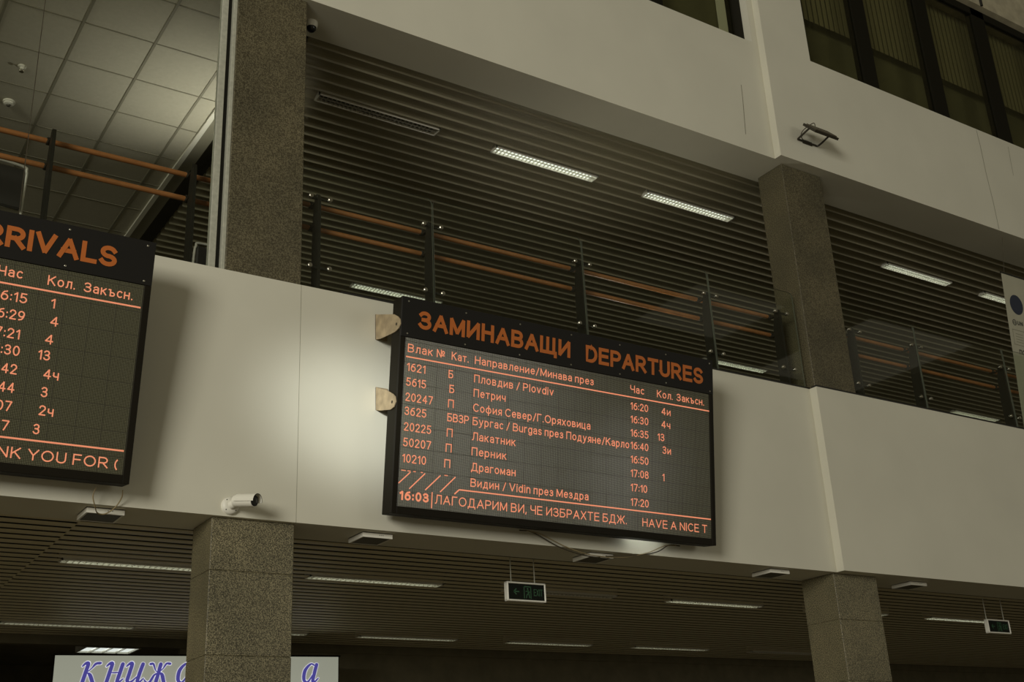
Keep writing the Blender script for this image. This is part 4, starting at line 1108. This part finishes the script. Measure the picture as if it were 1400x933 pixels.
# louvred light of the shop behind, seen over the sign
t = thing('shop_ceiling_light', (3.33, 13.70, 3.50), 'bright square louvred ceiling light showing above the blue-lettered sign', 'ceiling light')
m_ = MB(); m_.box(0, 0.62, 0, 0.012, 0, 0.07); m_.box(0, 0.62, 0.44, 0.452, 0, 0.07); m_.box(0, 0.012, 0.012, 0.44, 0, 0.07); m_.box(0.608, 0.62, 0.012, 0.44, 0, 0.07); m_.box(0, 0.62, 0, 0.452, 0.07, 0.098); m_.build('housing', M['white'], t)
for k in range(4):
    m_ = MB(); m_.box(0.03 + 0.148 * k, 0.146 + 0.148 * k, 0.014, 0.438, 0.02, 0.05); m_.build('tube_reflector', mat('shop_tube', (0.8, 0.8, 0.8), emit=(0.93, 1.0, 0.93), strength=0.75) if k == 0 else bpy.data.materials['shop_tube'], t)
m_ = MB()
for k in range(5):
    m_.box(0.012 + 0.146 * k, 0.020 + 0.146 * k, 0.012, 0.44, 0.0, 0.02)
m_.build('louvre', M['louvre'], t)

# ------------------------------------------------------------------ banner hung in the right bay
TB = math.atan2(7.75 - 7.583, 7.50 - 5.22)
t = thing('banner', (12.46, 7.75, 5.22), 'white hanging banner with a dark blue disc at the right edge', 'banner', None, (TB, 0, 0))
BH = 2.29
m_ = MB(); m_.box(0, 0.9, -0.002, 0.002, 0.0, BH); cl = m_.build('cloth', M['banner'], t)
m_ = MB(); m_.tube([(-0.01, 0, BH), (0.91, 0, BH)], 0.012, 8); m_.build('top_rod', M['black'], t, True)
m_ = MB(); m_.tube([(-0.01, 0, 0.0), (0.91, 0, 0.0)], 0.012, 8); m_.build('bottom_rod', M['black'], t, True)
for xx in (0.06, 0.84):
    m_ = MB(); m_.tube([(xx, 0, BH), (xx, -0.05, 2.76)], 0.003, 6); m_.build('cord', M['cable_dark'], t)
def disc(name, x, z, rx, material, parent, y=-0.0035, r0=0.0, n=36):
    m_ = MB()
    if r0 <= 0:
        m_.add([(x + rx * math.cos(2 * math.pi * i / n), y, z + rx * math.sin(2 * math.pi * i / n)) for i in range(n)], [tuple(range(n))])
    else:
        m_.add([(x + r * math.cos(2 * math.pi * i / n), y, z + r * math.sin(2 * math.pi * i / n)) for r in (rx, r0) for i in range(n)], [(i, (i + 1) % n, n + (i + 1) % n, n + i) for i in range(n)])
    return m_.build(name, material, parent)
disc('printed_disc', 0.215, 1.90, 0.130, M['navy'], cl)
em = disc('printed_emblem', 0.120, 1.655, 0.040, M['print_black'], cl, r0=0.030)
m_ = MB()
for a, b in ((-0.02, 0.0), (0.0, 0.012), (0.02, 0.0)):
    m_.box(0.120 + a - 0.004, 0.120 + a + 0.004, -0.0038, -0.0032, 1.635, 1.668 + b)
m_.build('emblem_figures', M['print_black'], em)
lettering('printed_lettering', 'UN', 0.175, 0.285, 1.630, 0.055, -0.0035, M['print_black'], cl, 0.013)
m_ = MB(); x0, x1, z0, z1, w_ = 0.055, 0.30, 1.36, 1.56, 0.007
m_.box(x0, x1, -0.0038, -0.0032, z0, z0 + w_); m_.box(x0, x1, -0.0038, -0.0032, z1 - w_, z1); m_.box(x0, x0 + w_, -0.0038, -0.0032, z0, z1); m_.box(x1 - w_, x1, -0.0038, -0.0032, z0, z1)
for k in range(4):
    m_.box(x0 + 0.05, x1 - 0.05, -0.0038, -0.0032, z0 + 0.04 + 0.035 * k, z0 + 0.046 + 0.035 * k)
m_.build('printed_panel', M['print_line'], cl)
lettering('printed_lettering', 'ПСК', 0.13, 0.30, 1.245, 0.062, -0.0035, M['print_black'], cl, 0.012)

# ------------------------------------------------------------------ chairs on the gallery behind the glazing
def chair(x, y, rz, label):
    t = thing('tubular_chair', (x, y, 5.2), label, 'chair', 'chairs behind the glazing', (0, 0, rz))
    def hoop(cx):
        return smooth_path([(cx, 0.02, 0.0), (cx, 0.02, 0.45), (cx, -0.03, 0.80), (cx, -0.055, 0.94)], 4)
    m_ = MB()
    m_.tube(smooth_path([(-0.24, 0.02, 0.0), (-0.24, 0.01, 0.45), (-0.24, -0.03, 0.85), (-0.235, -0.05, 0.94), (-0.19, -0.055, 0.975), (0.19, -0.055, 0.975), (0.235, -0.05, 0.94), (0.24, -0.03, 0.85), (0.24, 0.01, 0.45), (0.24, 0.02, 0.0)], 5), 0.011, 8)
    m_.build('back_frame', M['chrome'], t, True)
    for s in (-1, 1):
        m_ = MB(); m_.tube(smooth_path([(s * 0.24, 0.0, 0.44), (s * 0.24, 0.40, 0.44), (s * 0.24, 0.44, 0.40), (s * 0.24, 0.46, 0.0)], 4), 0.011, 8); m_.build('front_leg', M['chrome'], t, True)
    m_ = MB(); m_.box(-0.225, 0.225, -0.055, -0.02, 0.62, 0.955, 0.012); m_.build('backrest', M['seat'], t)
    m_ = MB(); m_.box(-0.225, 0.225, 0.0, 0.43, 0.43, 0.49, 0.016); m_.build('seat', M['seat'], t)
    return t
ch = chair(1.03, 8.2, 0.10, 'black chair with chrome tube frame at the left edge above the arrivals board')
c2 = copy_tree(ch)
c2.location = (2.985, 8.84, 5.2); c2.rotation_euler = (0, 0, 0.05)
c2['label'] = 'black chair with a pale tube frame seen low beside the tall granite column'
